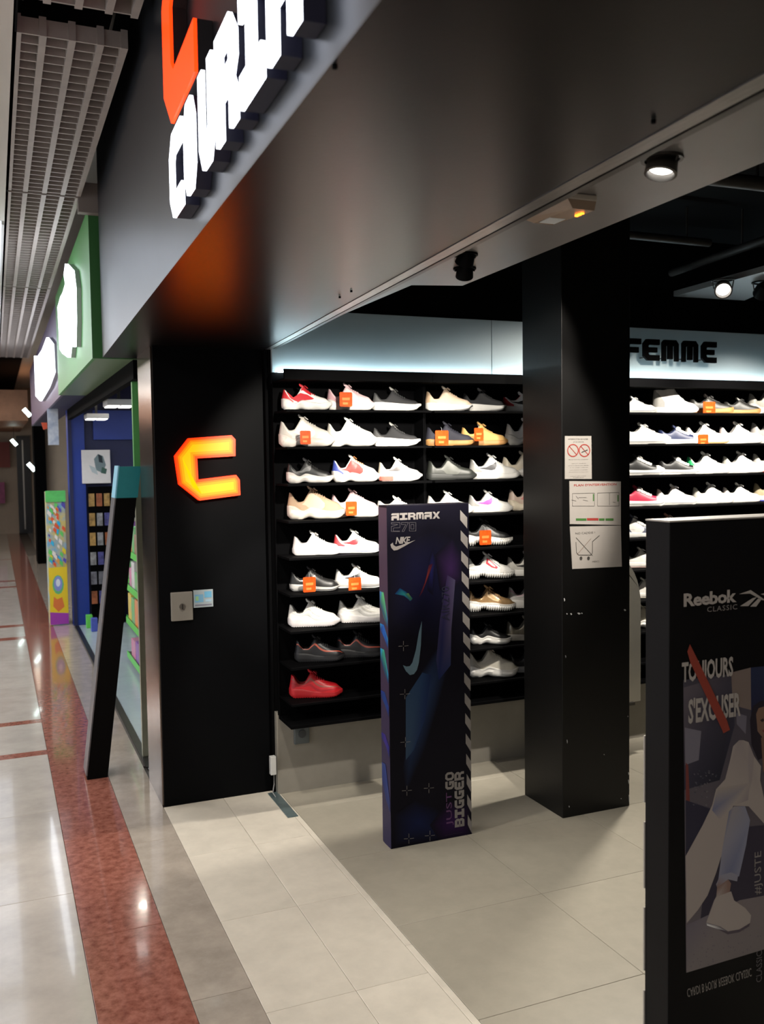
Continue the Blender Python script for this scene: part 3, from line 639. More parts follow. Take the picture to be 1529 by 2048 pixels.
# (heel px, toe px, row, label, kwargs)
shoes = [
 (564, 667, 0, 'red and white running shoe at the left end of the top shelf', dict(style='run', sole='chunky', acc=RD, decor='zoom', heel=RD, toe=None, tongue=RD, lace=RD, group=GL)),
 (654, 752, 0, 'pink running shoe with an orange price tag on the top left shelf', dict(style='chunky', sole='chunky', up_=PK, so=WH, heel=(.55, .33, .36), decor='panel', acc=(.78, .66, .65), kind='mesh', group=GL)),
 (745, 845, 0, 'black trainer with a thick white wedge sole on the top shelf', dict(style='low', sole='wedge', up_=(.016, .016, .018), heel=(.1, .1, .1), tongue=GY, group=GL, kind='mesh', lace=(.08, .08, .08))),
 (557, 672, 1, 'white and grey chunky shoe with a red-orange tag, second shelf left end', dict(style='chunky', sole='chunky', up_=(.66, .62, .56), so=(.70, .64, .58), heel=(.5, .46, .41), decor='panel', acc=WH, group=GL)),
 (652, 757, 1, 'plain white chunky shoe in the middle of the second left shelf', dict(style='chunky', sole='chunky', heel=(.6, .57, .5), group=GL)),
 (744, 843, 1, 'black trainer with a white wedge sole on the second shelf', dict(style='low', sole='wedge', up_=(.015, .015, .017), heel=(.1, .1, .1), tongue=GY, group=GL, kind='mesh', lace=(.08, .08, .08))),
 (571, 668, 2, 'black chunky shoe with a white sole at the left end of the third shelf', dict(style='run', sole='chunky', up_=(.012, .012, .012), so=(.66, .62, .58), decor='swoosh', acc=(.12, .12, .12), group=GL)),
 (662, 760, 2, 'white chunky shoe with red, blue and yellow overlays', dict(style='chunky', sole='chunky', heel=(.05, .08, .35), acc=(.65, .06, .05), decor='swoosh panel', lace=(.7, .3, .1), group=GL)),
 (754, 846, 2, 'white shoe with cream collar and a coral heel unit in the sole', dict(style='run', sole='wedge', heel=CRM, lin=CRM, decor='coral swoosh', acc=(.1, .09, .09), group=GL)),
 (571, 690, 3, 'tan brown chunky shoe with a white sole on the fourth shelf', dict(style='chunky', sole='chunky', up_=TAN, so=(.72, .66, .58), decor='panel', acc=(.66, .52, .38), kind='mesh', group=GL)),
 (658, 762, 3, 'pink chunky shoe with an orange price tag on the fourth shelf', dict(style='chunky', sole='chunky', up_=PK, decor='panel', acc=(.75, .62, .62), kind='mesh', group=GL)),
 (750, 846, 3, 'white low shoe just above the top of the blue panel, left shelf unit', dict(style='canvas', sole='flat', group=GL)),
 (580, 682, 4, 'plain white low leather shoe on the fifth left shelf', dict(style='low', sole='cortez', up_=(.72, .69, .67), so=(.72, .69, .67), group=GL)),
 (662, 762, 4, 'white low shoe with a red curved side mark and blue line', dict(style='low', sole='cortez', acc=RD, decor='swoosh', sole2=WH, so=(.36, .38, .62), heel=(.5, .05, .06), group=GL)),
 (573, 676, 5, 'black low shoe with a white side mark and an orange tag', dict(style='low', sole='cortez', up_=(.012, .012, .013), so=(.45, .44, .42), acc=WH, decor='swoosh', sole2=(.1, .1, .1), group=GL)),
 (664, 765, 5, 'white low shoe with a black side mark and an orange tag', dict(style='low', sole='cortez', acc=BK, decor='swoosh', so=(.4, .39, .38), sole2=(.6, .6, .6), group=GL)),
 (568, 676, 6, 'white wavy-panelled running shoe at the left end of the seventh shelf', dict(style='run', sole='air', decor='wave', acc=(.62, .61, .56), so=(.66, .62, .62), group=GL)),
 (669, 776, 6, 'white wavy-panelled running shoe beside the blue panel', dict(style='run', sole='air', decor='wave', acc=(.60, .58, .52), so=(.66, .63, .62), group=GL)),
 (580, 685, 7, 'black running shoe with an orange wavy stripe, left end of the eighth shelf', dict(style='run', sole='air', up_=(.008, .008, .01), so=(.015, .015, .017), decor='wave', acc=(.45, .09, .05), lace=(.03, .03, .03), group=GL)),
 (664, 768, 7, 'black running shoe with an orange wavy stripe next to the blue panel', dict(style='run', sole='air', up_=(.006, .006, .008), so=(.012, .012, .014), decor='wave', acc=(.42, .08, .05), lace=(.03, .03, .03), group=GL)),
 (568, 679, 8, 'all red wavy-panelled running shoe alone on the bottom left shelf', dict(style='run', sole='air', up_=(.58, .012, .02), so=(.42, .01, .015), decor='wave', acc=(.32, .07, .05), heel=(.5, .01, .02), lace=(.5, .02, .03), group=GL)),
 # middle unit
 (850, 948, 0, 'pale beige running shoe with a white sole on the top middle shelf', dict(style='run', sole='wedge', up_=(.74, .57, .42), heel=(.70, .50, .33), tongue=(.78, .66, .52), sole2=(.05, .05, .05), group=GM)),
 (924, 1015, 0, 'black running shoe with a white sole on the top middle shelf', dict(style='run', sole='wedge', up_=(.012, .012, .013), sole2=(.05, .05, .05), kind='mesh', group=GM, tongue=(.3, .3, .3))),
 (1003, 1100, 0, 'white shoe with a red heel, top middle shelf, half behind the column', dict(style='canvas', sole='flat', heel=RD, lin=RD, acc=BK, decor='swoosh', group=GM)),
 (850, 951, 1, 'navy suede shoe with a gum sole and an orange tag', dict(style='low', sole='flat', up_=(.018, .018, .03), so=GUM, lace=(.02, .02, .03), kind='mesh', group=GM)),
 (920, 1018, 1, 'mustard yellow shoe with a gum sole and an orange tag', dict(style='low', sole='flat', up_=(.66, .40, .13), so=GUM, kind='mesh', group=GM)),
 (1010, 1105, 1, 'white chunky shoe at the column edge of the second shelf', dict(style='chunky', sole='chunky', group=GM)),
 (852, 955, 2, 'dark grey leather shoe with stitched panels and a black sole', dict(style='low', sole='flat', up_=(.03, .033, .028), so=(.03, .032, .03), decor='panel', acc=(.09, .095, .08), lace=(.03, .03, .03), group=GM)),
 (936, 1042, 2, 'white low shoe with a thin black side mark, third middle shelf', dict(style='low', sole='flat', acc=(.03, .03, .035), heel=GY, decor='swoosh', group=GM)),
 (1002, 1105, 2, 'cream shoe at the column edge of the third shelf', dict(style='run', sole='chunky', up_=CRM, group=GM)),
 (851, 949, 3, 'white low shoe above the right corner of the blue panel', dict(style='low', sole='flat', group=GM)),
 (934, 1027, 3, 'white shoe with a bright pink side mark and a grey heel', dict(style='low', sole='flat', acc=(.75, .08, .42), heel=GY, decor='swoosh', group=GM)),
 (1015, 1108, 3, 'beige and pink shoe at the column edge of the fourth shelf', dict(style='chunky', sole='chunky', up_=(.52, .40, .33), acc=(.6, .2, .18), decor='panel', so=CRM, group=GM)),
 (920, 1026, 4, 'black shoe with a toothed white sole and an orange tag', dict(style='run', sole='serr', up_=(.012, .012, .012), decor='panel', acc=(.05, .05, .05), group=GM)),
 (928, 1030, 5, 'white shoe with a red side badge and a toothed sole', dict(style='run', sole='serr', acc=(.65, .02, .05), decor='fila', group=GM)),
 (1010, 1110, 5, 'white and black low shoe at the column edge of the sixth shelf', dict(style='low', sole='flat', up_=(.55, .53, .48), acc=BK, decor='swoosh', lace=(.75, .74, .7), group=GM)),
 (930, 1032, 6, 'gold metallic shoe with a toothed white sole', dict(style='run', sole='serr', up_=(.58, .36, .17), kind='gloss', acc=(.72, .52, .30), decor='fila', group=GM)),
 (1012, 1112, 6, 'white and pink shoe at the column edge of the seventh shelf', dict(style='run', sole='air', up_=(.6, .58, .55), acc=(.6, .3, .4), decor='wave', group=GM)),
 (935, 1023, 7, 'black leather shoe with a chunky white sole on the eighth shelf', dict(style='low', sole='chunky', up_=(.013, .014, .014), group=GM)),
 (1008, 1108, 7, 'silver grey shoe at the column edge of the eighth shelf', dict(style='low', sole='flat', up_=(.36, .32, .25), so=(.5, .47, .42), kind='gloss', group=GM)),
 (930, 1036, 8, 'off-white running shoe with grey heel on the bottom middle shelf', dict(style='chunky', sole='chunky', up_=(.66, .62, .53), heel=(.45, .42, .36), decor='swoosh', acc=(.58, .55, .48), group=GM)),
 (1010, 1112, 8, 'black shoe with a white sole at the column edge of the bottom shelf', dict(style='low', sole='flat', up_=(.02, .02, .022), so=(.6, .6, .62), group=GM)),
 # right unit
 (1232, 1313, 0, 'white canvas shoe beside the column on the top right shelf', dict(style='canvas', sole='canvas', toe=WH, heel=(.75, .6, .56), decor='stripeline', acc=(.3, .3, .3), group=GR)),
 (1303, 1398, 0, 'white high-top shoe on the top right shelf', dict(style='high', sole='flat', group=GR, heel=GY)),
 (1376, 1468, 0, 'dark grey shoe with a gum sole behind an orange tag', dict(style='canvas', sole='canvas', up_=(.03, .029, .026), so=GUM, tongue=GY, group=GR, lace=(.1, .1, .1))),
 (1445, 1522, 0, 'dark grey shoe with a gum sole and a small yellow label', dict(style='canvas', sole='canvas', up_=(.03, .029, .026), so=GUM, tongue=GY, group=GR, lace=(.1, .1, .1))),
 (1494, 1585, 0, 'grey and white shoe cut by the picture edge, top right shelf', dict(style='chunky', sole='chunky', up_=(.4, .39, .34), so=(.72, .69, .68), group=GR)),
 (1240, 1343, 1, 'white canvas shoe with round toe beside the column, second shelf', dict(style='canvas', sole='canvas', toe=WH, decor='stripeline', acc=(.3, .3, .3), group=GR)),
 (1313, 1402, 1, 'navy canvas shoe with white laces on the second right shelf', dict(style='canvas', sole='canvas', up_=(.02, .03, .09), toe=WH, lace=WH, decor='fatlace stripeline', acc=(.3, .3, .3), group=GR)),
 (1368, 1459, 1, 'white shoe with a gum sole and an orange tag', dict(style='low', sole='canvas', sole2=GUM, group=GR)),
 (1436, 1526, 1, 'plain white leather shoe on the second right shelf', dict(style='low', sole='flat', heel=(.7, .58, .56), group=GR)),
 (1500, 1590, 1, 'grey shoe cut by the picture edge on the second shelf', dict(style='chunky', sole='chunky', up_=(.42, .40, .38), so=(.66, .64, .62), group=GR)),
 (1231, 1331, 2, 'black canvas shoe with white toe cap beside the column', dict(style='canvas', sole='canvas', up_=(.015, .016, .015), toe=WH, lace=WH, decor='fatlace dots stripeline', acc=(.25, .25, .25), group=GR)),
 (1314, 1402, 2, 'black canvas shoe with white laces, second from the column on the third shelf', dict(style='canvas', sole='canvas', up_=(.014, .015, .014), toe=WH, lace=WH, decor='fatlace stripeline', acc=(.25, .25, .25), group=GR)),
 (1371, 1462, 2, 'white leather shoe with a green heel', dict(style='low', sole='flat', heel=(.02, .36, .12), group=GR)),
 (1443, 1532, 2, 'white shoe with pale grey heel on the third right shelf', dict(style='low', sole='flat', heel=(.55, .54, .48), group=GR)),
 (1503, 1592, 2, 'grey patterned shoe with a red sole cut by the picture edge', dict(style='run', sole='flat', up_=(.5, .49, .45), sole2=RD, group=GR)),
 (1231, 1331, 3, 'red canvas shoe with white laces beside the column', dict(style='canvas', sole='canvas', up_=(.55, .03, .08), toe=WH, lace=WH, decor='fatlace stripeline', acc=(.25, .25, .25), group=GR)),
 (1311, 1396, 3, 'white leather shoe next to the red canvas shoe', dict(style='low', sole='canvas', decor='stripeline', acc=(.3, .3, .3), group=GR)),
 (1384, 1470, 3, 'white leather shoe third from the column on the fourth shelf', dict(style='low', sole='flat', heel=(.6, .58, .52), group=GR)),
 (1444, 1524, 3, 'white leather shoe with dark collar on the fourth shelf', dict(style='low', sole='flat', lin=(.03, .03, .03), heel=(.72, .66, .64), group=GR)),
 (1506, 1592, 3, 'beige shoe with a blue sole cut by the picture edge', dict(style='run', sole='flat', up_=(.45, .38, .24), sole2=(.03, .04, .4), group=GR)),
 (1228, 1316, 4, 'navy and white knitted shoe beside the column, fifth shelf', dict(style='run', sole='flat', up_=(.10, .11, .16), decor='fatlace swoosh panel', acc=WH, lace=WH, group=GR)),
 (1300, 1384, 4, 'salmon pink laced shoe peeking over the black poster panel', dict(style='run', sole='flat', up_=(.66, .30, .2), decor='fatlace', lace=(.75, .55, .45), group=GR)),
 (1246, 1330, 5, 'white shoe in the gap left of the black poster panel, sixth shelf', dict(style='low', sole='flat', sole2=(.4, .3, .27), group=GR)),
 (1252, 1336, 6, 'white shoe in the gap left of the black poster panel, seventh shelf', dict(style='low', sole='flat', sole2=(.5, .45, .4), group=GR)),
 (1250, 1334, 7, 'cream running shoe in the gap left of the black poster panel', dict(style='chunky', sole='chunky', up_=(.6, .58, .48), group=GR)),
]
for hp, tp, row, lab, kw in shoes:
    place(make_shoe(lab, **kw), hp, tp, row)

# orange price tags
tagm = mat('orange_card', (0.62, 0.052, 0.006), 0.3, noise=0.15, nscale=60, col2=(0.75, 0.10, 0.012))
tagl = mat('yellow_card_print', (0.75, 0.22, 0.05), 0.4)
for k, (px, py, wpx, hpx, lab) in enumerate([(692, 799, 25, 29, 'orange price tag on the pink shoe of the top shelf'), (611, 875, 21, 27, 'orange price tag on the white and grey chunky shoe'),
        (703, 1017, 22, 28, 'orange price tag on the pink shoe of the fourth shelf'), (619, 1169, 25, 30, 'orange price tag on the black low shoe'), (710, 1169, 25, 28, 'orange price tag on the white low shoe with black mark'),
        (884, 876, 26, 30, 'orange price tag on the navy gum-soled shoe'), (958, 869, 18, 26, 'orange price tag on the mustard shoe'), (971, 1075, 23, 29, 'orange price tag on the black toothed-sole shoe'),
        (1419, 816, 24, 25, 'orange price tag in front of the dark gum-soled shoe'), (1407, 880, 20, 22, 'orange price tag on the white gum-soled shoe')]):
    yq = 4.165 if px < 1200 else 4.175
    c = at(px, py, 'y', yq); s1 = at(px+wpx, py, 'y', yq).x-c.x; h1 = c.z-at(px, py+hpx, 'y', yq).z
    t = thing('price_tag', lab, 'tag', (c.x, yq, c.z-h1/2), 'orange price tags'); f_ = Yf(yq)
    w2, h2 = s1/2, h1/2
    pl4 = [(c.x-w2, c.z-h2+.004), (c.x-w2+.004, c.z-h2), (c.x+w2-.004, c.z-h2), (c.x+w2, c.z-h2+.004), (c.x+w2, c.z+h2-.004), (c.x+w2-.004, c.z+h2), (c.x-w2+.004, c.z+h2), (c.x-w2, c.z+h2-.004)]
    MB().prism(pl4, f_, 0, 0.0025).build('card', tagm, t)
    MB().prism([(c.x-w2*.6, c.z-h2*.1), (c.x+w2*.6, c.z-h2*.1), (c.x+w2*.6, c.z+h2*.25), (c.x-w2*.6, c.z+h2*.25)], f_, .0026, .0028).prism([(c.x-w2*.5, c.z-h2*.7), (c.x+w2*.3, c.z-h2*.7), (c.x+w2*.3, c.z-h2*.4), (c.x-w2*.5, c.z-h2*.4)], f_, .0026, .0028).build('price_print', tagl, t)
    MB().tube([(c.x, yq-.001, c.z+h2-.002), (c.x+.004, yq+.01, c.z+h2+.012), (c.x+.008, yq+.028, c.z+h2+.018)], .0008, 5).build('string', paint('tag_string', (.5, .5, .5)), t)

# grey rounded mirror board in front of the right unit
P = []
x0, x1, z0, z1 = 2.93, 3.255, 0.30, 1.105
for a in range(0, 91, 10): P.append((x1-.17+.17*math.cos(math.radians(a)), z1-.27+.27*math.sin(math.radians(a))))
for a in range(90, 181, 10): P.append((x0+.17+.17*math.cos(math.radians(a)), z1-.27+.27*math.sin(math.radians(a))))
P += [(x0, z0), (x1, z0)]
f_ = Yf(4.125)
t = thing('foot_mirror', 'grey round-topped mirror board behind the right edge of the column', 'mirror', (3.09, 4.125, z0))
MB().prism(P, f_, 0, .014).build('board', mat('grey_mirror_sheet', (0.40, 0.38, 0.33), 0.22, .75, noise=.1, nscale=4), t)
MB().box(2.98, 4.10, .285, 3.21, 4.14, .30).build('ledge', steel_dk, t)

# ================================================================== papers on the column
paper = mat('white_paper', (0.42, 0.385, 0.355), 0.6, noise=0.05, nscale=20, bump=0.3, bscale=12)
lam = mat('plastic_notice', (0.40, 0.37, 0.34), 0.4, noise=0.04, nscale=20)
ink_dk = paint('dark_print_ink', (.06, .055, .05)); ink_rd = paint('red_print_ink', (.35, .05, .04)); ink_gn = paint('green_print_ink', (.06, .17, .04))
def PX(px, py, y): p = at(px, py, 'y', y); return (p.x, p.z)
YC = C0[1]-.0032; fc = Yf(C0[1])
def sheet(name, label, quad, m, th=.002):
    q = [PX(a, c, C0[1]) for a, c in quad]; t = thing(name, label, 'notice', ((q[0][0]+q[1][0])/2, C0[1], min(v for _, v in q)))
    MB().prism(q, fc, 0.0004, th).build('paper_sheet', m, t); return t
OFF = .0026
t = sheet('notice', 'narrow no-smoking notice with two red prohibition circles', [(1130, 958), (1184, 958), (1183, 872), (1130, 872)], lam)
def rect(a, c, e, g): return (PX(a, g, C0[1])[0], PX(a, g, C0[1])[1], PX(e, c, C0[1])[0], PX(e, c, C0[1])[1])
for k, cxp in enumerate((1146, 1169)):
    c0 = PX(cxp, 901, C0[1]); r1 = PX(cxp+11.5, 901, C0[1])[0]-c0[0]; r2 = c0[1]-PX(cxp, 914, C0[1])[1]
    o1 = [(c0[0]+r1*math.cos(a*math.pi/12), c0[1]+r2*math.sin(a*math.pi/12)) for a in range(24)]; i1 = [(c0[0]+(u-c0[0])*.84, c0[1]+(v-c0[1])*.84) for u, v in o1]
    b = MB(); b.ring(o1, i1, fc, OFF, OFF+.0003); b.prism([(c0[0]-r1*.68, c0[1]+r2*.62), (c0[0]-r1*.6, c0[1]+r2*.7), (c0[0]+r1*.68, c0[1]-r2*.62), (c0[0]+r1*.6, c0[1]-r2*.7)], fc, OFF, OFF+.0003)
    b.build('prohibition_circle', ink_rd, t)
    if k: b = MB(); b.prism([(c0[0]-r1*.55, c0[1]-r2*.35), (c0[0]-r1*.5, c0[1]-r2*.22), (c0[0]+r1*.5, c0[1]+r2*.15), (c0[0]+r1*.55, c0[1]+r2*.02)], fc, OFF+.0004, OFF+.0006); b.build('cigarette_print', ink_dk, t)
fit_text('INTERDICTION DE FUMER', rect(1137, 877, 1176, 880), fc, ink_dk, t, off=OFF)
fit_text('ET DE VAPOTER', rect(1147, 883, 1168, 885), fc, ink_dk, t, off=OFF)
for k, (y_, a, e) in enumerate([(918, 1137, 1176), (926, 1143, 1172), (930, 1137, 1177), (934, 1140, 1176), (939, 1139, 1175), (943, 1138, 1177), (951, 1141, 1172), (954, 1146, 1168)]):
    fit_text(['décret fixant les conditions', 'application interdiction', 'de fumer dans les lieux affectés', 'à un usage collectif', 'toute infraction est passible', 'amende forfaitaire ou de poursuites', 'numéro info service', 'tabac'][k], rect(a, y_, e, y_+2), fc, ink_dk, t, off=OFF)
t = sheet('notice', 'evacuation plan sheet with a red heading, middle of the column papers', [(1140, 1048), (1242, 1050), (1242, 963), (1139, 962)], paper)
fit_text("PLAN D'INTERVENTION", rect(1148, 966, 1233, 973), fc, ink_rd, t, off=OFF, bold=.02)
def lineset(segs, m, nm, wd=.0012, off=OFF):
    b = MB()
    for (a, c), (e, g) in segs:
        p, q = Vector(PX(a, c, C0[1])), Vector(PX(e, g, C0[1])); d = (q-p).normalized(); n = Vector((-d.y, d.x))*wd
        b.prism([tuple(p-n), tuple(q-n), tuple(q+n), tuple(p+n)], fc, off, off+.0003)
    return b.build(nm, m, t)
lineset([((1145, 987), (1189, 986)), ((1145, 1012), (1189, 1012)), ((1189, 986), (1189, 1012)), ((1145, 987), (1145, 1012)), ((1195, 986), (1238, 985)), ((1238, 985), (1238, 1012)), ((1195, 1012), (1238, 1012)), ((1195, 986), (1195, 1012)), ((1152, 992), (1157, 998)), ((1157, 995), (1173, 995)), ((1143, 1000), (1152, 1002)), ((1166, 1000), (1176, 1002)), ((1219, 986), (1219, 1010)), ((1226, 1004), (1231, 1005))], ink_dk, 'floor_plan', .0007)
lineset([((1187, 988), (1187, 1002)), ((1236, 990), (1236, 1003))], ink_gn, 'plan_legend', .003)
lineset([((1152, 1039), (1173, 1039)), ((1198, 1039), (1209, 1039)), ((1211, 1039), (1227, 1039))], ink_gn, 'green_key', .0052)
lineset([((1174, 1038.5), (1197, 1038.5))], ink_rd, 'red_key', .0055)
t = sheet('notice', 'lowest white paper with a hand-drawn crossed-out shopping trolley', [(1145, 1138), (1244, 1133), (1242, 1051), (1140, 1053)], paper)
fit_text('NO CADDIE !', rect(1151, 1063, 1190, 1069), fc, ink_dk, t, off=OFF)
fit_text('MERCI', rect(1185, 1121, 1198, 1125), fc, ink_dk, t, off=OFF)
lineset([((1152, 1084), (1153, 1105)), ((1153, 1105), (1157, 1110)), ((1157, 1110), (1182, 1110)), ((1182, 1110), (1185, 1105)), ((1185, 1105), (1185, 1083)), ((1185, 1083), (1199, 1071))], ink_dk, 'trolley_drawing', .0014)
lineset([((1152, 1075), (1185, 1111))], ink_dk, 'cross_out', .001, OFF+.0004); lineset([((1154, 1109), (1182, 1077))], paint('brown_ink', (.2, .1, .05)), 'cross_out', .0005, OFF+.0004)
b = MB()
for a in (1162, 1177):
    c0 = PX(a, 1116.5, C0[1]); b.prism([(c0[0]+.0075*math.cos(i*math.pi/7), c0[1]+.0085*math.sin(i*math.pi/7)) for i in range(14)], fc, OFF, OFF+.0003)
b.build('trolley_wheel', ink_dk, t)

# ================================================================== blue sport panel (anti-theft gate cover)
AX0, AX1, AY0, AY1, AZ = 1.500, 1.886, 3.535, 3.625, 1.460
fa = Yf(AY0)
def A(px, py): return PX(px, py, AY0)
t = thing('security_gate', 'tall anti-theft gate panel wrapped in dark blue sportswear print', 'security gate', ((AX0+AX1)/2, (AY0+AY1)/2, 0))
pm = mat('dark_blue_wrap', (0.0045, 0.004, 0.009), 0.45, noise=.2, nscale=3.5, spec=.12)
MB().box(AX0, AY0, 0.0, AX1, AY1, AZ, .002).build('panel_body', pm, t)
DK = (.008, .0072, .0164)
def blob(pts, cin, cout, c0=None):
    """soft printed glow: fan from a centre colour to an edge colour"""
    cx0 = c0 or (sum(p[0] for p in pts)/len(pts), sum(p[1] for p in pts)/len(pts))
    out = []
    n = len(pts)
    for i in range(n): out.append(([A(*cx0), A(*pts[i]), A(*pts[(i+1) % n])], [cin, cout, cout]))
    return out
ag = []
ag += blob([(785, 1250), (782, 1150), (800, 1090), (870, 1060), (925, 1090), (926, 1200), (880, 1300)], (.012, .012, .05), DK)
ag += blob([(820, 1420), (845, 1340), (885, 1280), (905, 1300), (880, 1400), (850, 1500), (812, 1590), (806, 1540)], (.035, .075, .20), DK, (835, 1420))
ag += [([A(812, 1395), A(845, 1345), A(862, 1350), A(850, 1440), A(828, 1500), A(812, 1520)], [(.05, .10, .19), (.03, .07, .17), (.015, .03, .11), (.02, .04, .14), (.03, .07, .17), (.06, .11, .19)])]
ag += blob([(790, 1690), (788, 1630), (830, 1600), (880, 1620), (900, 1680)], (.012, .02, .09), DK)
ag += blob([(860, 1650), (900, 1600), (940, 1610), (945, 1675), (880, 1682)], (.05, .012, .10), DK)
ag += blob([(880, 1180), (870, 1110), (905, 1075), (924, 1110), (924, 1160), (905, 1180)], (.045, .018, .085), DK)
ag += [([A(880, 1240), A(895, 1150), A(911, 1160), A(903, 1260), A(902, 1330), A(878, 1360), A(873, 1320)], [(.05, .04, .12), (.05, .03, .10), (.09, .075, .15), (.10, .08, .16), (.04, .05, .15), (.015, .03, .13), (.05, .05, .14)])]
ag += blob([(855, 1180), (858, 1120), (866, 1095), (872, 1120), (866, 1190)], (.02, .02, .12), DK)
ag += blob([(855, 1145), (858, 1130), (866, 1127), (862, 1140), (853, 1165), (845, 1185), (838, 1195), (848, 1172)], (.28, .04, .03), (.05, .01, .03))
ag += blob([(790, 1188), (800, 1176), (812, 1183), (826, 1196), (822, 1202), (808, 1192)], (.02, .22, .22), (.008, .03, .12))
ag += [([A(810, 1188), A(817, 1186), A(825, 1198), A(820, 1202)], [(.02, .12, .14), (.12, .22, .05), (.04, .14, .05), (.02, .08, .14)])]
ag = [(P_, [tuple(v*.55 for v in q_) for q_ in c_2] if isinstance(c_2, list) else tuple(v*.55 for v in c_2)) for P_, c_2 in ag]
ink(ag, fa, t, printm, 'panel_artwork', off=.0006, step=.00001)
# side print
fl = frame((AX0, 0, 0), (0, -1, 0), (0, 0, 1))
def SZ(py, y=3.58): return at(765, py, 'y', y).z
sp = [([(-AY1, SZ(1690)), (-AY0, SZ(1700)), (-AY0, SZ(1015)), (-AY1, SZ(1015))], [(.035, .03, .07), (.03, .025, .07), (.06, .035, .055), (.06, .035, .055)])]
for y0, y1, c1, c2 in ((1185, 1235, (.02, .15, .45), (.10, .45, .15)), (1250, 1275, (.02, .25, .5), (.02, .1, .4)), (1300, 1345, (.02, .28, .6), (.05, .35, .2)), (1385, 1410, (.02, .04, .25), (.02, .05, .2)), (1470, 1490, (.03, .02, .22), (.05, .03, .2)), (1530, 1600, (.04, .06, .18), (.03, .05, .2))):
    sp.append(([(-AY1+.004, SZ(y0)), (-(AY0+AY1)/2, SZ(y0)), (-AY0-.004, SZ(y1)), (-AY0-.004, SZ(y1+20)), (-(AY0+AY1)/2, SZ(y1)), (-AY1+.004, SZ((y0+y1)/2))], [c1, c2, c1, (.02, .03, .12), c2, (.02, .03, .12)]))
ink(sp, fl, t, printm, 'side_artwork', off=.0006, step=.0003)
gp = paint('grey_print_ink', (.22, .20, .19)); gd = paint('outline_print_ink', (.10, .09, .10)); bl = paint('pale_blue_print', (.10, .17, .22))
cross = paint('cross_print_ink', (.22, .20, .19))
def glyph_row(word, rc, m, nm='lettering', shear=0.0, gap=.08, off=.0016):
    u0, v0, u1, v1 = rc; n = len(word); wd = (u1-u0)/(n-gap); b = MB()
    for i, ch in enumerate(word): glyph(b, ch, u0+i*wd, v0, u0+i*wd+wd*(1-gap), v1, fa, off, off+.0003, shear)
    return b.build(nm, m, t)
ra = lambda a, c, e, g: (A(a, g)[0], A(a, g)[1], A(e, c)[0], A(e, c)[1])
glyph_row('AIRMAX', ra(783, 1023, 880, 1041), gp, shear=.0)
def oline(segs, m, nm, wd=.0006, off=.0014):
    b = MB()
    for (a, c), (e, g) in segs:
        p, q = Vector(A(a, c)), Vector(A(e, g)); d = (q-p).normalized(); n = Vector((-d.y, d.x))*wd
        b.prism([tuple(p-n), tuple(q-n), tuple(q+n), tuple(p+n)], fa, off, off+.0003)
    return b.build(nm, m, t)
def octo(x0, y0, x1, y1): return [((x0, y0), (x1, y0)), ((x1, y0), (x1, y1)), ((x1, y1), (x0, y1)), ((x0, y1), (x0, y0))]
oline([((783, 1045), (800, 1045)), ((800, 1045), (800, 1055)), ((800, 1055), (787, 1056)), ((787, 1056), (787, 1062)), ((787, 1062), (800, 1062)), ((783, 1045), (783, 1048)), ((783, 1048), (796, 1049)), ((796, 1049), (783, 1053)), ((783, 1053), (783, 1063)), ((783, 1063), (800, 1063)),
       ((803, 1045), (817, 1045)), ((817, 1045), (808, 1063)), ((803, 1045), (803, 1049)), ((803, 1049), (812, 1049)), ((812, 1049), (804, 1063)), ((804, 1063), (808, 1063))]+octo(819, 1045, 832, 1062)+octo(822, 1049, 828, 1058), gd, 'outline_numerals')
fit_text('NIKE', ra(791, 1073, 821, 1088), fa, gp, t, shear=.25, bold=.03, off=.0016, spacing=.85)
def swoosh_poly(x0, y0, x1, y1):
    P = [(1.0, 0.0), (.62, .42), (.40, .80), (.27, .98), (.12, 1.0), (.0, .86), (.02, .62), (.12, .40), (.11, .55), (.17, .66), (.29, .64), (.5, .45)]
    return [(x0+a*(x1-x0), y0+c*(y1-y0)) for a, c in P]
MB().prism([A(*p) for p in [(831, 1080), (808, 1093), (795, 1100), (788, 1101), (783, 1096), (781, 1089), (786, 1085), (787, 1090), (792, 1093), (800, 1091)]], fa, .0014, .0017).build('side_mark_print', gp, t)
MB().prism([A(*p) for p in [(844, 1242), (842, 1290), (838, 1325), (834, 1340), (828, 1348), (820, 1350), (812, 1342), (806, 1330), (813, 1333), (820, 1332), (825, 1325), (832, 1300), (838, 1265)]], fa, .0014, .0017).build('side_mark_print', bl, t)
fit_text('AIR270', ra(884, 1172, 899, 1242), fa, paint('navy_print_ink', (.01, .01, .03)), t, rot=True, off=.002)
segs = []
for cxp, cyp in ((807, 1292), (810, 1388), (811, 1484), (814, 1581), (858, 1576), (818, 1677), (860, 1671)):
    segs += [((cxp-10, cyp+.5), (cxp-2, cyp)), ((cxp+2, cyp), (cxp+10, cyp-1)), ((cxp, cyp-10), (cxp, cyp-2)), ((cxp, cyp+2), (cxp, cyp+10))]
oline(segs, cross, 'registration_cross', .0009, .0018)
def vert_row(word, rc, m, nm='lettering'):
    u0, v0, u1, v1 = rc; n = len(word); h = (v1-v0)/n; b = MB()
    for i, ch in enumerate(word):
        fr2 = frame(fa(u1, v0+i*h, 0), (0, 0, 1), (-1, 0, 0)); 
        glyph(b, ch, 0, 0, h*.9, (u1-u0), fr2, .0016, .0019)
    return b.build(nm, m, t)
vert_row('GO', ra(891, 1541, 908, 1580), gp); vert_row('BIGGER', ra(910, 1540, 928, 1655), gp)
fit_text('JUST', ra(893, 1583, 907, 1652), fa, paint('violet_print_ink', (.10, .035, .12)), t, rot=True, off=.0016)
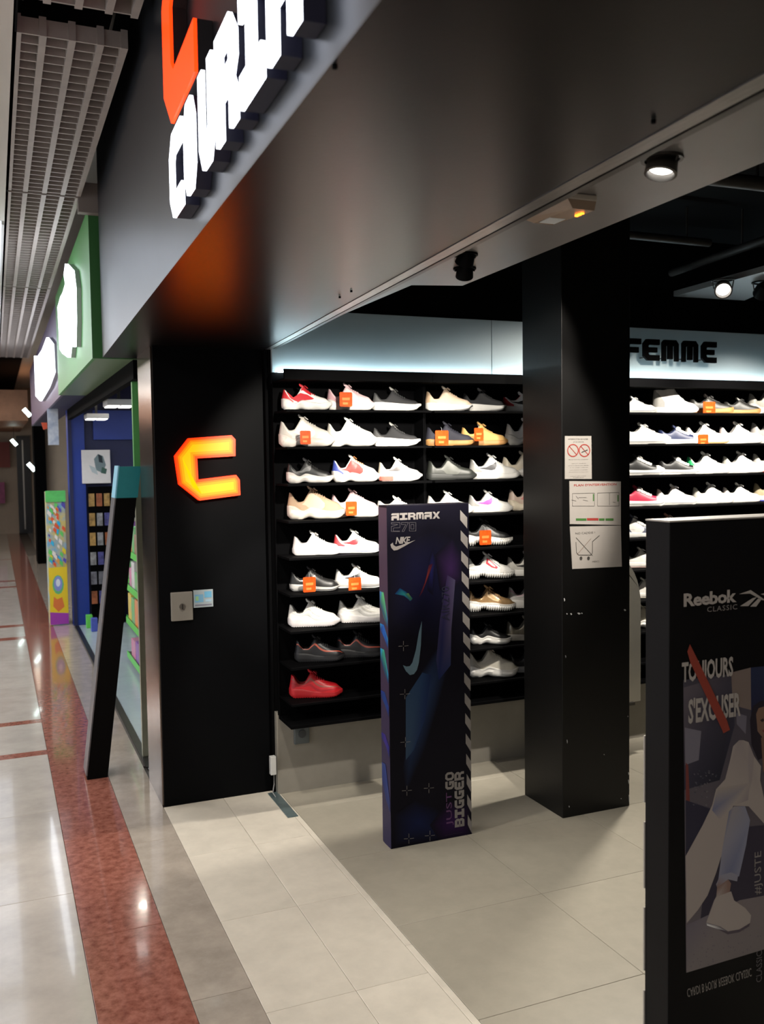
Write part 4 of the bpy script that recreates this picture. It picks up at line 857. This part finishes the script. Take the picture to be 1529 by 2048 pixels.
fit_text('#AIRMAX', ra(890, 1664, 925, 1671), fa, gd, t, off=.0016)
for i in range(16):   # hazard strip down the right edge
    y = 1020+i*40.6; xl = 920.5+(y-1012)*.0247; xr = xl+14
    xl2 = min(xl, 1e9); h = 22
    pts = [A(xl, y), A(xr, y+15), A(xr, y+h+15), A(xl, y+h-2)]
    pts = [(min(u, AX1-.0005), max(v, .004)) for u, v in pts]
    MB().prism(pts, fa, .0012, .0016).build('hazard_stripe', gp, t)

# ================================================================== black poster gate
RX0, RX1, RY0, RY1, RZ = 1.497, 1.90, 1.783, 1.872, 1.494
fr_ = Yf(RY0)
def Rp(px, py): return PX(px, py, RY0)
t = thing('security_gate', 'tall black anti-theft gate panel with a fashion photograph poster', 'security gate', ((RX0+RX1)/2, (RY0+RY1)/2, 0))
bg = mat('black_gate_board', (0.008, 0.0075, 0.008), 0.5, noise=.2, nscale=4, spec=.08)
MB().box(RX0, RY0, 0.0, RX1, RY1, RZ-.004, .002).build('panel_body', bg, t)
MB().box(RX0-.001, RY0-.001, RZ-.004, RX1+.001, RY1+.001, RZ, .001).build('top_edge', paint('pale_edge_trim', (.36, .33, .30)), t)
for y0, y1 in ((1470, 1603), (1642, 1774), (1812, 1938), (1978, 2110), (2150, 2280)):   # worn pale backing strips on the far edge
    z1, z0 = at(1300, y0, 'y', RY1).z, at(1300, y1, 'y', RY1).z
    MB().box(RX0-.003, RY1-.001, z0, RX0+.02, RY1+.003, z1).build('backing_strip', paint('pale_edge_trim', (.36, .33, .30)), t)
cap = (.24, .215, .2)
# photograph print
D1, D2, D3 = (.035, .033, .05), (.055, .05, .065), (.02, .02, .03)
ph = [([Rp(1367, 1360), Rp(1373, 1945), Rp(1640, 1865), Rp(1640, 1325)], [D2, (.14, .12, .13), (.12, .10, .11), D1])]
add = lambda pts, c: ph.append(([Rp(*p) for p in pts], c))
add([(1368, 1375), (1463, 1348), (1470, 1450), (1440, 1560), (1369, 1580)], [(.10, .085, .10), (.05, .045, .06), D1, D3, D1])
add([(1463, 1345), (1502, 1335), (1503, 1420), (1466, 1410)], (.16, .125, .11))
add([(1502, 1335), (1640, 1322), (1640, 1420), (1503, 1430)], [(.022, .028, .06), (.03, .03, .05), (.03, .03, .05), (.02, .02, .045)])
add([(1370, 1455), (1403, 1462), (1398, 1520), (1371, 1530)], (.15, .14, .17))
add([(1473, 1425), (1494, 1432), (1492, 1468), (1474, 1448)], (.13, .12, .15))
add([(1372, 1525), (1377, 1530), (1382, 1640), (1373, 1700)], (.14, .04, .035))
add([(1372, 1600), (1430, 1620), (1420, 1700), (1375, 1760), (1372, 1800)], (.03, .028, .045))
for i in range(40):
    rx, ry = random.uniform(1384, 1432), random.uniform(1540, 1618); add([(rx, ry), (rx+random.uniform(2, 6), ry), (rx+3, ry+3)], random.choice([(.09, .085, .10), (.05, .05, .065), (.13, .12, .13)]))
add([(1420, 1660), (1640, 1640), (1640, 1800), (1480, 1810), (1400, 1850)], (.035, .03, .045))
add([(1373, 1850), (1480, 1800), (1640, 1770), (1640, 1865), (1373, 1945)], [(.13, .115, .14), (.17, .145, .15), (.16, .14, .14), (.15, .13, .13), (.17, .15, .15)])
for i in range(60):
    rx = random.uniform(1380, 1600); ry = random.uniform(1870-(rx-1375)*.28, 1940-(rx-1375)*.29); add([(rx, ry), (rx+3, ry-1), (rx+2, ry+2)], (.12, .10, .12))
# seated figure in a long pale coat
CO, CO2 = (.30, .26, .24), (.25, .215, .21)
add([(1500, 1440), (1506, 1412), (1520, 1402), (1545, 1400), (1560, 1430), (1556, 1500), (1516, 1520), (1503, 1490)], (.022, .018, .024))    # hair
add([(1512, 1428), (1517, 1416), (1530, 1412), (1543, 1420), (1546, 1445), (1538, 1468), (1526, 1476), (1515, 1462)], (.17, .105, .075))      # face
add([(1520, 1440), (1526, 1436), (1529, 1441), (1524, 1444)], (.03, .02, .02)); add([(1524, 1460), (1533, 1458), (1533, 1463), (1526, 1464)], (.14, .04, .04))
add([(1522, 1475), (1535, 1472), (1542, 1520), (1526, 1545)], (.15, .09, .065))
add([(1487, 1480), (1497, 1484), (1508, 1512), (1522, 1532), (1520, 1560), (1529, 1600), (1640, 1640), (1640, 1720), (1540, 1660), (1497, 1612), (1466, 1611), (1458, 1640), (1446, 1700), (1432, 1745), (1415, 1790), (1395, 1820), (1373, 1846), (1371, 1712), (1405, 1650), (1424, 1610), (1432, 1578), (1450, 1558), (1460, 1520), (1466, 1492), (1478, 1480)], [CO]*24)
add([(1497, 1484), (1508, 1512), (1504, 1560), (1498, 1580), (1496, 1530)], CO2)
add([(1435, 1575), (1500, 1565), (1496, 1600), (1466, 1611), (1440, 1640), (1424, 1620)], [(.25, .22, .22), (.29, .25, .22), (.27, .235, .22), (.22, .19, .2), CO, CO])
JE = (.20, .205, .27); JE2 = (.13, .14, .22)
add([(1458, 1622), (1468, 1612), (1490, 1612), (1500, 1640), (1492, 1690), (1478, 1752), (1456, 1756), (1436, 1762), (1444, 1700)], [JE2, JE2, (.24, .22, .23), JE, JE, JE, JE, JE2, JE])
add([(1432, 1768), (1440, 1750), (1462, 1744), (1476, 1750), (1474, 1762), (1456, 1758), (1434, 1775)], (.22, .215, .26))
add([(1434, 1775), (1456, 1758), (1462, 1766), (1458, 1790), (1432, 1796)], (.19, .12, .10))
SHO = (.31, .27, .25)
add([(1428, 1800), (1432, 1793), (1462, 1782), (1468, 1800), (1490, 1815), (1502, 1830), (1500, 1845), (1478, 1858), (1455, 1862), (1440, 1852), (1428, 1852), (1412, 1846), (1418, 1826)], [SHO]*13)
add([(1412, 1844), (1440, 1852), (1456, 1862), (1480, 1858), (1500, 1845), (1498, 1852), (1478, 1864), (1455, 1868), (1436, 1858), (1414, 1850)], (.08, .065, .08))
ph = [(P_, [tuple(v*1.3 for v in q_) for q_ in c_2] if isinstance(c_2, list) else tuple(v*1.3 for v in c_2)) for P_, c_2 in ph]
o = ink(ph, fr_, t, printm, 'photo_print', off=.0006, step=.000012)
pi = paint('pale_poster_ink', (.42, .38, .35)); pi2 = paint('grey_poster_ink', (.26, .235, .22))
rr = lambda a, c, e, g: (Rp(a, g)[0], Rp(a, g)[1], Rp(e, c)[0], Rp(e, c)[1])
fit_text('Reebok', rr(1367, 1178, 1473, 1214), fr_, pi, t, bold=.035, off=.0022, spacing=.95)
fit_text('CLASSIC', rr(1414, 1208, 1474, 1224), fr_, pi2, t, off=.0022, spacing=1.15)
b = MB()
for P in ([(1478, 1188), (1501, 1180), (1529, 1199), (1560, 1200), (1560, 1204), (1524, 1200), (1500, 1187)], [(1521, 1188), (1560, 1178), (1560, 1184), (1530, 1191)], [(1505, 1196), (1513, 1194), (1496, 1212), (1480, 1212)], [(1516, 1197), (1522, 1199), (1512, 1213), (1500, 1213)]):
    b.prism([Rp(*p) for p in P], fr_, .0022, .0025)
b.build('vector_mark_print', pi, t)
fit_text('TOUJOURS', rr(1363, 1312, 1466, 1377), fr_, pi, t, off=.0026, bold=.032, spacing=1.0)
fit_text("S'EXCUSER", rr(1376, 1382, 1481, 1448), fr_, pi, t, off=.0026, bold=.032, spacing=1.0)
MB().prism([Rp(*p) for p in [(1379, 1288), (1374, 1303), (1380, 1325), (1442, 1456), (1446, 1466), (1459, 1459), (1453, 1440), (1394, 1318)]], fr_, .0030, .0032).build('red_brush_stroke', paint('red_brush_ink', (.30, .05, .032)), t)
fit_text('CARDI B POUR REEBOK CLASSIC', rr(1374, 1956, 1503, 1977), fr_, pi2, t, off=.0022, skew=0.006, shear=.2)
fit_text('#JUSTE', rr(1508, 1700, 1526, 1790), fr_, pi2, t, rot=True, off=.0026)
fit_text('CLASSIC', rr(1512, 1900, 1524, 1965), fr_, gd, t, rot=True, off=.0022)

# ================================================================== ceiling fittings of the shop
def gimbal(loc, tgt, label, grp, lit=True, ring=True, s=1.0, zc=None):
    L_ = Vector(loc); d = (Vector(tgt)-L_).normalized(); t = thing('gimbal_spotlight', label, 'spotlight', (loc[0], loc[1], zc if zc else loc[2]+.02), grp)
    a = d.cross(Vector((0, 0, 1))).normalized(); bb = d.cross(a)
    def circ(p, r, n=20): return [p+a*r*math.cos(i*2*math.pi/n)+bb*r*math.sin(i*2*math.pi/n) for i in range(n)]
    MB().loft([circ(L_-d*.045*s, .028*s), circ(L_-d*.02*s, .042*s), circ(L_+d*.03*s, .047*s), circ(L_+d*.032*s, .040*s), circ(L_+d*.012*s, .036*s)]).build('lamp_head', black_satin if not lit else steel_dk, t, smooth=40)
    MB().loft([circ(L_+d*.013*s, .035*s), circ(L_+d*.018*s, .02*s)]).build('lamp_lens', mat('lit_lens', (1, .95, .85), .3, emit=5, ecol=(1, .95, .88)) if lit else mat('unlit_lens', (.1, .1, .1), .1, .5), t)
    zz = zc if zc else loc[2]+.02; n = 24; cc = Vector((loc[0], loc[1], zz))
    ro = [(cc.x+.060*s*math.cos(i*2*math.pi/n), cc.y+.060*s*math.sin(i*2*math.pi/n)) for i in range(n)]; ri = [(cc.x+.050*s*math.cos(i*2*math.pi/n), cc.y+.050*s*math.sin(i*2*math.pi/n)) for i in range(n)]
    MB().ring(ro, ri, frame((0, 0, zz), (1, 0, 0), (0, 1, 0)), -.006, 0).build('mounting_ring', steel_dk if lit else black_satin, t)
    for sg in (-1, 1): MB().tube([cc+a*.055*s*sg, L_+a*.047*s*sg], .003, 6).build('bracket', steel_dk, t)
g1 = at(1325, 335, 'z', 2.25)
gimbal((g1.x, g1.y, 2.256), (g1.x-.22, g1.y-.06, 1.4), 'lit gimbal spotlight nearest in the grey ceiling panel', 'ceiling gimbal spotlights', zc=2.27, s=.72)
g2 = at(932, 521, 'z', 2.25); gimbal((g2.x, g2.y, 2.258), (1.4, 3.4, 1.2), 'upper of two black spotlights at the panel end, above the white band', 'ceiling gimbal spotlights', lit=False, zc=2.27, s=.62)
g3 = at(930, 548, 'z', 2.25); gimbal((g3.x, g3.y, 2.258), (1.8, 3.6, 1.2), 'lower of two black spotlights at the panel end, above the white band', 'ceiling gimbal spotlights', lit=False, zc=2.27, s=.62)
# second panel deeper in the shop
q = [at(a, c, 'z', 2.55) for a, c in [(1348, 593), (1490, 601), (1560, 570), (1560, 535)]]
tag(slab([(p.x, p.y) for p in q], 2.55, 2.58).build('ceiling_panel', panel_m), 'grey suspended ceiling panel with spotlights deeper in the shop', 'panel')
g4 = at(1447, 579, 'z', 2.5); gimbal((g4.x, g4.y, 2.505), (g4.x-.8, g4.y-1.0, 1.7), 'lit spotlight on the deeper ceiling panel', 'ceiling gimbal spotlights', zc=2.55, s=.95)
g5 = at(1527, 583, 'z', 2.5); gimbal((g5.x, g5.y, 2.505), (g5.x+.5, g5.y+1.0, 1.9), 'dark spotlight on the deeper ceiling panel at the picture edge', 'ceiling gimbal spotlights', lit=False, zc=2.55, s=.95)
# pipes and trays
pipe = mat('black_painted_pipe', (0.03, 0.028, 0.027), 0.5, noise=.3, nscale=12)
for k, (a, c, e, g, z, r, lab) in enumerate([(1255, 577, 1560, 470, 2.72, .022, 'black ceiling pipe slanting across above the lit spotlight'), (1180, 462, 1420, 486, 2.75, .020, 'short black ceiling pipe beside the column top'), (1225, 601, 1560, 627, 2.78, .022, 'low black ceiling pipe along the back wall'),
                                     (1330, 345, 1560, 372, 2.8, .03, 'black cable tray at the top right of the shop ceiling'), (680, 612, 1040, 630, 2.78, .022, 'black ceiling pipe above the left light band')]):
    p, q = at(a, c, 'z', z), at(e, g, 'z', z); t_ = MB().tube([(p.x, p.y, z), (q.x, q.y, z)], r, 10).build('ceiling_pipe', pipe, smooth=40); tag(t_, lab, 'pipe')
    d = (q-p)
    for s_k in (.2, .8):
        w_ = p+d*s_k; MB().box(w_.x-.004, w_.y-.004, z+r, w_.x+.004, w_.y+.004, 2.921).build('hanger', pipe, t_)
# emergency light under the panel
xa, xb, ya, yb = 1.255, 1.342, 1.857, 2.06
t = thing('emergency_light', 'small wedge-shaped emergency light with an orange diode', 'light', ((xa+xb)/2, (ya+yb)/2, 2.27))
MB().box(xa, ya, 2.255, xb, yb, 2.2698, .003).build('base_plate', paint('cream_plastic', (.5, .46, .4)), t)
MB().add([(xa+.005, ya+.002, 2.255), (xb-.002, ya+.002, 2.255), (xb-.002, yb-.004, 2.255), (xa+.005, yb-.004, 2.255), (xa+.02, ya+.004, 2.234), (xb-.006, ya+.004, 2.234), (xb-.012, yb-.03, 2.240), (xa+.02, yb-.03, 2.240)],
        [(0, 1, 2, 3), (4, 7, 6, 5), (0, 4, 5, 1), (1, 5, 6, 2), (2, 6, 7, 3), (3, 7, 4, 0)]).build('cover', mat('smoky_plastic_cover', (.36, .27, .2), .25, noise=.1), t)
m_ = MB()
for i in range(3): m_.box(xb-.024, ya+.03+i*.011, 2.2315, xb-.016, ya+.036+i*.011, 2.236)
m_.build('diode', mat('orange_diode', (1, .3, .02), .3, emit=5, ecol=(1, .22, .015)), t)
MB().box(xa+.022, yb-.10, 2.2365, xb-.02, yb-.05, 2.238).build('label_sticker', paint('white_card', (0.6, 0.65, 0.68)), t)

# ================================================================== the green and blue toy shop next door
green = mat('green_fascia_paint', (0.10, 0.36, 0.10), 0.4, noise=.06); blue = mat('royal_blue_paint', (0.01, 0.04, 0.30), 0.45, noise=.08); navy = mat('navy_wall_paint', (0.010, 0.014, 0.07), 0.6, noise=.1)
gf = thing('shop_fascia', 'bright green fascia of the neighbouring toy shop', 'fascia', (0.6, 5.05, 2.2))
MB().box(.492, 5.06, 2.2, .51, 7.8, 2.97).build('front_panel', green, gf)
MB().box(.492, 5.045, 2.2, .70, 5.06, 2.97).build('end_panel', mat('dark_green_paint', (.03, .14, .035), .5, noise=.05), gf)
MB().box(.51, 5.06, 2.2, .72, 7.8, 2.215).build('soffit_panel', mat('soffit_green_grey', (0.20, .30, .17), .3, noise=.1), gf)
MB().box(.714, 5.24, 1.62, .76, 5.28, 2.2).build('door_post', green, gf); MB().box(.716, 5.242, 0.006, .758, 5.278, 1.62).build('lower_post', mat('pale_olive_post', (.30, .30, .22), .3, noise=.2, nscale=5), gf)
MB().box(.70, 5.075, 2.10, .74, 9.85, 2.2).build('track_beam', black_matte, gf)
MB().box(.705, 5.05, 0.0001, .745, 9.85, .006).build('floor_track', steel_dk, gf)
MB().box(.44, 4.99, 2.93, .62, 5.045, 3.08).build('bulkhead_end', paint('taupe_board', (.26, .22, .2)), gf)
lit2 = mat('lit_white_sign', (.9, .93, 1), .3, emit=5, ecol=(.86, .92, 1))
XG = .465
def Gp(px, py): p = at(px, py, 'x', XG); return (-p.y, p.z)
fg = frame((XG, 0, 0), (0, -1, 0), (0, 0, 1))
t = thing('illuminated_sign', 'tall overexposed white glowing sign on the green fascia', 'sign', (XG, at(140, 700, 'x', XG).y, 2.3))
gpts = [(137, 528), (149, 541), (153, 575), (154, 640), (153, 694), (145, 686), (142, 715), (131, 707), (125, 698), (123, 650), (121, 615), (127, 594), (132, 585), (137, 568), (134, 550)]
MB().prism([Gp(*p) for p in gpts], fg, 0, .02).build('lit_face', lit2, t); MB().prism([Gp(*p) for p in gpts], fg, -.026, 0).build('letter_return', mat('pale_return', (.4, .42, .45), .4), t)
pf = thing('shop_fascia', 'purple-grey fascia of the shop beyond the green one', 'fascia', (.6, 7.82, 2.2))
purple = mat('purple_fascia_paint', (.10, .07, .16), .4, noise=.1)
MB().box(.51, 7.82, 2.2, .53, 14.0, 2.97).build('front_panel', purple, pf); MB().box(.53, 7.82, 2.2, .75, 14.0, 2.215).build('soffit_panel', navy, pf)
XP = .48
def Pp(px, py): p = at(px, py, 'x', XP); return (-p.y, p.z)
fpp = frame((XP, 0, 0), (0, -1, 0), (0, 0, 1))
t = thing('illuminated_sign', 'wide overexposed white glowing sign on the purple fascia', 'sign', (XP, 9.5, 2.3))
pp = [(72, 712), (80, 712), (88, 700), (98, 675), (108, 688), (111, 745), (100, 775), (84, 802), (75, 792)]
MB().prism([Pp(*p) for p in pp], fpp, 0, .02).build('lit_face', lit2, t); MB().prism([Pp(*p) for p in pp], fpp, -.03, 0).build('letter_return', mat('pale_return', (.4, .42, .45), .4), t)
# hanging picture banner below the purple fascia
t = thing('hanging_banner', 'pale blue picture banner hanging below the purple fascia', 'banner', (.6, 9.7, 1.75))
p, q = at(92, 755, 'y', 9.7), at(118, 890, 'y', 9.7)
MB().box(p.x, 9.68, q.z, q.x, 9.70, 2.2).build('banner_board', mat('banner_print', (.30, .36, .50), .5, noise=.6, nscale=9, col2=(.62, .66, .72)), t)
MB().prism([(p.x-.06, q.z+.22), (p.x-.005, q.z+.22), (p.x-.005, q.z+.16), (p.x-.04, q.z+.15)], Yf(9.68), -.02, 0).build('red_tip', paint('red_plastic', (.6, .08, .03)), t)
# blue pier and back wall
bp_ = st(MB().box(.70, 9.9, 0, .86, 10.1, 2.2), 'wall_pier', blue)
st(MB().box(.70, 9.885, 0, .735, 9.90, 2.2), 'dark_edge', navy, bp_)
bw = st(MB().box(.86, 9.93, 0, 6.9, 10.05, 2.97), 'wall_toy_shop_back', navy); st(MB().box(.95, 9.90, 1.9, 3.5, 9.93, 2.2), 'blue_band', blue, bw)
st(MB().box(1.20, 4.87, 0, 6.9, 5.1, 2.97), 'wall_toy_shop_side', mallw); st(MB().box(6.9, 4.55, 0, 7.0, 26, 2.97), 'wall_toy_shop_right', navy)
st(MB().box(.75, 5.1, 2.5, 6.9, 9.93, 2.6), 'ceiling_toy_shop', paint('dark_grey_ceiling', (.05, .05, .065)))
# white poster on the blue wall
t = thing('poster', 'white poster with a dark vehicle picture on the blue shop wall', 'poster', (.97, 9.85, 1.45))
p, q = at(163, 900, 'y', 9.86), at(222, 966, 'y', 9.86)
MB().box(p.x, 9.86, q.z, q.x, 9.899, p.z, .002).build('poster_board', paint('white_poster', (.72, .70, .70)), t)
ink([([PX(*v, 9.86) for v in P_], c) for P_, c in (([(188, 918), (196, 908), (206, 912), (212, 930), (205, 946), (192, 940)], (.18, .24, .26)), ([(196, 908), (204, 912), (206, 926), (198, 924)], (.03, .04, .05)), ([(178, 930), (192, 936), (196, 950), (184, 944)], (.45, .52, .55)), ([(204, 934), (214, 938), (212, 948), (202, 946)], (.06, .12, .10)))], Yf(9.86), t, printm, off=.001)
# square shop lamps
for a, c, lab in ((193, 839, 'left lit square shop lamp under the green soffit'), (238, 814, 'right lit square shop lamp under the green soffit')):
    p = at(a, c, 'z', 2.07); t = thing('shop_lamp', lab, 'light', (p.x, p.y, 2.5), 'lit square shop lamps')
    MB().box(p.x-.10, p.y-.14, 2.075, p.x+.10, p.y+.14, 2.12, .006).build('lamp_housing', paint('white_lamp_metal', (.6, .6, .6)), t)
    for sx in (-.055, .055): MB().box(p.x+sx*.9-.04, p.y-.12, 2.068, p.x+sx*.9+.04, p.y+.12, 2.0745).build('lamp_lens', mat('lit_lens_cool', (1, 1, 1), .3, emit=3.5, ecol=(1, .98, .95)), t)
    MB().box(p.x-.01, p.y-.01, 2.12, p.x+.01, p.y+.01, 2.502).build('stem', steel_dk, t)
p = Vector((1.15, 8.56, 2.42)); t = thing('shop_lamp', 'hidden round shop lamp behind the green door post', 'light', (p.x, p.y, 2.5), 'round shop lamps')
MB().tube([(p.x, p.y, 2.5), (p.x, p.y, 2.43)], .065, 20).build('lamp_housing', steel_dk, t, smooth=40); MB().tube([(p.x, p.y, 2.43), (p.x, p.y, 2.425)], .055, 20).build('lamp_lens', mat('bright_lens', (1, 1, 1), .3, emit=90, ecol=(1, .93, .8)), t)
# toy shelving
def rack(x0, y0, x1, y1, h, lab, seedv, lv=4):
    rs = random.Random(seedv); t = thing('display_rack', lab, 'rack', ((x0+x1)/2, (y0+y1)/2, 0)); rk = paint('dark_rack_metal', (.03, .03, .035)); gr = mat('green_price_rail', (.12, .60, .10), .4, noise=.1)
    MB().box(x0+.1, y0, 0, x1, y0+.02, h).build('end_panel', rk, t); MB().box(x1-.02, y0, 0, x1, y1, h).build('back_panel', rk, t)
    tops = []
    for i in range(lv):
        z = .06+i*(h-.1)/lv; MB().box(x0, y0+.02, z, x1-.02, y1, z+.02).build('shelf', rk, t); MB().box(x0-.006, y0, z-.02, x0, y1, z+.03).build('price_rail', gr, t); tops.append(z+.02)
    return tops, rs
cols = [('orange', (.8, .25, .03)), ('yellow', (.8, .6, .05)), ('blue', (.05, .15, .6)), ('white', (.7, .7, .7)), ('purple', (.25, .05, .4)), ('black', (.03, .03, .03)), ('brown', (.35, .16, .06)), ('green', (.1, .5, .12)), ('pink', (.7, .2, .4))]
def fill(tops, rs, x, y0, y1, tagn, where):
    names_ = ['lowest', 'second', 'third', 'top']
    for i, z in enumerate(tops):
        y = y0+.05; k = 0; order = cols[:]; rs.shuffle(order)
        while y < y1-.15 and order:
            cn, c = order.pop(); wd = rs.uniform(.12, .24); hh = rs.uniform(.12, .22)
            m = mat('toy_box_'+cn, c, .4, noise=.5, nscale=14, col2=tuple(min(1, v*.4+.25) for v in c))
            o = MB().box(x+.01, y, z, x+.16, y+wd, z+hh, .003).build('toy_box', m)
            tag(o, '%s toy box on the %s shelf of the %s' % (cn, names_[i], where), 'box', 'toy boxes on the %s shelf of the %s' % (names_[i], where)); y += wd+.02; k += 1
tops, rs = rack(.98, 6.55, 1.35, 7.9, 1.25, 'low black toy rack with green price rails beside the leaning stand', 3)
fill(tops, rs, .98, 6.58, 7.9, 'n', 'near toy rack')
tops, rs = rack(1.22, 8.1, 1.6, 9.8, 1.7, 'tall black toy rack under the white poster', 5)
fill(tops, rs, 1.22, 8.15, 9.8, 'f', 'tall toy rack')
# black peg display under the poster
t = thing('peg_display', 'black peg board with hanging packs under the white poster', 'display', (.98, 9.80, 0))
MB().box(.875, 9.84, .02, 1.2, 9.898, 1.42).build('peg_board', black_matte, t)
rs = random.Random(2)
for i in range(4):
    for j in range(6):
        x = .905+i*.075; z = 1.22-j*.2; c = rs.choice([(.5, .3, .1), (.2, .2, .25), (.35, .35, .38), (.6, .35, .08), (.1, .1, .35), (.4, .12, .05)])
        MB().box(x-.028, 9.826, z, x+.028, 9.84, z+.13).build('hanging_pack', mat('pack_%d%d%d' % tuple(int(v*9) for v in c), c, .4, noise=.7, nscale=20), t)
for px, py, cn, c in ((179, 1255, 'bright green', (.15, .7, .1)), (189, 1262, 'blue', (.08, .12, .55))):
    p = at(px, py, 'z', 0); tag(MB().box(p.x-.03, p.y-.04, 0.0005, p.x+.03, p.y+.04, .13, .004).build('toy_box', mat('floor_box_'+cn.replace(' ', '_'), c, .4, noise=.2)), 'small %s box on the pale floor at the toy shop entrance' % cn, 'box')
# toy totem
t = thing('display_totem', 'colourful cardboard toy display totem left of the blue pier', 'display', (.565, 10.05, 0))
MB().box(.475, 10.0, 0.001, .66, 10.25, 1.37, .003).build('totem_body', mat('toy_totem_card', (.75, .55, .06), .45, noise=.7, nscale=7, col2=(.10, .38, .70)), t)
MB().box(.47, 9.985, 1.27, .665, 10.0, 1.385).build('header_card', mat('toy_totem_green', (.12, .62, .15), .45, noise=.2), t)
fy10 = Yf(9.998); tp = []; rs = random.Random(11); pal = [(.75, .12, .05), (.05, .45, .75), (.8, .65, .05), (.15, .6, .15), (.8, .75, .7), (.12, .1, .45), (.7, .35, .1)]
for i in range(60):
    u, v = rs.uniform(.48, .62), rs.uniform(.62, 1.24); s1 = rs.uniform(.02, .05); tp.append(([(u, v), (u+s1*.8, v-s1), (u+s1*.9, v+s1*.2), (u+s1*.2, v+s1*.9)], rs.choice(pal)))
tp.append(([(.478, .12), (.657, .12), (.657, .60), (.478, .60)], (.80, .60, .04)))
tp.append(([(.565+.055*math.cos(a*.5236), .42+.10*math.sin(a*.5236)) for a in range(12)], (.15, .5, .2)))
tp.append(([(.565+.042*math.cos(a*.5236), .43+.08*math.sin(a*.5236)) for a in range(12)], (.25, .3, .65)))
tp.append(([(.565+.022*math.cos(a*.5236), .44+.04*math.sin(a*.5236)) for a in range(12)], (.7, .75, .85)))
tp.append(([(.51, .2), (.56, .14), (.62, .19), (.60, .29), (.55, .27), (.52, .30)], (.72, .2, .06))); tp.append(([(.478, .01), (.657, .01), (.657, .12), (.478, .14)], (.35, .06, .42)))
ink(tp, fy10, t, printm, 'totem_artwork', off=.001, step=.0001)
# leaning poster stand in front of the toy shop
t = thing('leaning_stand', 'black leaning poster stand with a turquoise top at the toy shop', 'stand', (.44, 5.0, 0)); ti = math.atan(.212/1.64); sy0, sy1 = 4.99, 5.15
fsd = frame((.387, sy0, 0), (math.cos(ti*0), 0, 0), (math.sin(ti), 0, math.cos(ti)))
def quadbox(xa, xb, z0, z1, ya, yb, nm, m):
    sl = .212/1.64; vs = []
    for y in (ya, yb):
        for (x, z) in ((xa, z0), (xb, z0), (xb, z1), (xa, z1)): vs.append((x+sl*z, y, z))
    return MB().add(vs, [(0, 1, 2, 3), (4, 7, 6, 5), (0, 4, 5, 1), (1, 5, 6, 2), (2, 6, 7, 3), (3, 7, 4, 0)]).build(nm, m, t)
quadbox(.393, .497, 0.0, 1.47, sy0, sy1, 'stand_body', mat('matte_black_card', (.003, .0025, .0025), .7, noise=.1, spec=.06))
quadbox(.393, .503, 1.471, 1.635, sy0, sy1, 'turquoise_top', mat('turquoise_card', (.015, .24, .27), .45, noise=.1))
quadbox(.386, .3925, 0.02, 1.47, sy0+.004, sy1, 'front_print', mat('magazine_print', (.16, .14, .14), .4, noise=.6, nscale=14, col2=(.07, .08, .10)))
quadbox(.386, .3925, 1.471, 1.64, sy0+.004, sy1, 'pale_blue_print', paint('light_blue_print', (.25, .55, .72)))
quadbox(.497, .502, .3, 1.3, sy1-.02, sy1, 'back_strut', mat('matte_black_card', (.006, .005, .005), .6))

# ================================================================== the far mall
fbm = paint('beige_shop_front', (.50, .42, .32)); pier = st(MB().box(.62, 16.4, 0, .80, 17.0, 2.95), 'wall_far_pier', black_matte)
st(MB().box(.80, 16.6, 0, 6.9, 16.8, 2.97), 'wall_far_shop', fbm)
fw_ = st(MB().box(-5, 24.0, 0, 7, 24.2, 3.5), 'wall_far_end', paint('far_end_beige', (.55, .45, .34)))
st(MB().box(-5, 18.0, 2.45, .6, 24.0, 2.52), 'ceiling_far', mat('copper_ceiling', (.50, .27, .17), .5, .2, noise=.25, nscale=4)); st(MB().box(-5, 17.95, 2.45, .6, 18.0, 3.0), 'trim_1', mat('copper_ceiling', (.50, .27, .17), .5))
p, q = at(32, 872, 'y', 23.9), at(66, 1056, 'y', 23.9)
st(MB().box(p.x, 23.9, 0, q.x, 23.98, p.z), 'door_1', mat('dark_far_door', (.02, .022, .03), .3, noise=.3)); st(MB().box(p.x+.12, 23.88, .1, p.x+.15, 23.9, p.z-.1), 'door_handle', steel, bpy.data.objects['door_1'])
p = at(12, 1000, 'y', 23.85); t = thing('shop_display', 'red and magenta display at the far end of the mall', 'display', (p.x, 23.8, 0)); MB().box(p.x-.35, 23.7, .75, p.x-.02, 23.89, 1.25).build('display_body', paint('far_display_pink', (.5, .12, .3), noise=.4), t); MB().box(p.x-.35, 23.7, 1.6, p.x+.12, 23.89, 2.2).build('red_header', paint('far_display_red', (.28, .05, .04)), t); MB().box(p.x-.3, 23.75, 0, p.x-.26, 23.8, 1.6).build('post', steel_dk, t)
for k, (a, c, lab) in enumerate(((54, 825, 'upper small glowing lamp beside the far black pier'), (28, 885, 'left small glowing lamp at the far end'), (63, 934, 'lower small glowing lamp beside the far black pier'))):
    p = at(a, c, 'y', 21.0 if a < 40 else 16.5); t = thing('far_lamp', lab, 'light', (p.x, p.y, p.z), 'small lamps at the far end')
    MB().tube([(p.x-.05, p.y, p.z+.06), (p.x+.05, p.y, p.z-.06)], .035, 10).build('lamp_tube', mat('lit_far_lamp', (.8, 1, .95), .3, emit=8), t); MB().tube([(p.x, p.y, p.z), (p.x, p.y, 2.452)] if a < 40 else [(p.x, p.y, p.z), (.621, p.y, p.z)], .006, 5).build('stem', steel_dk, t)
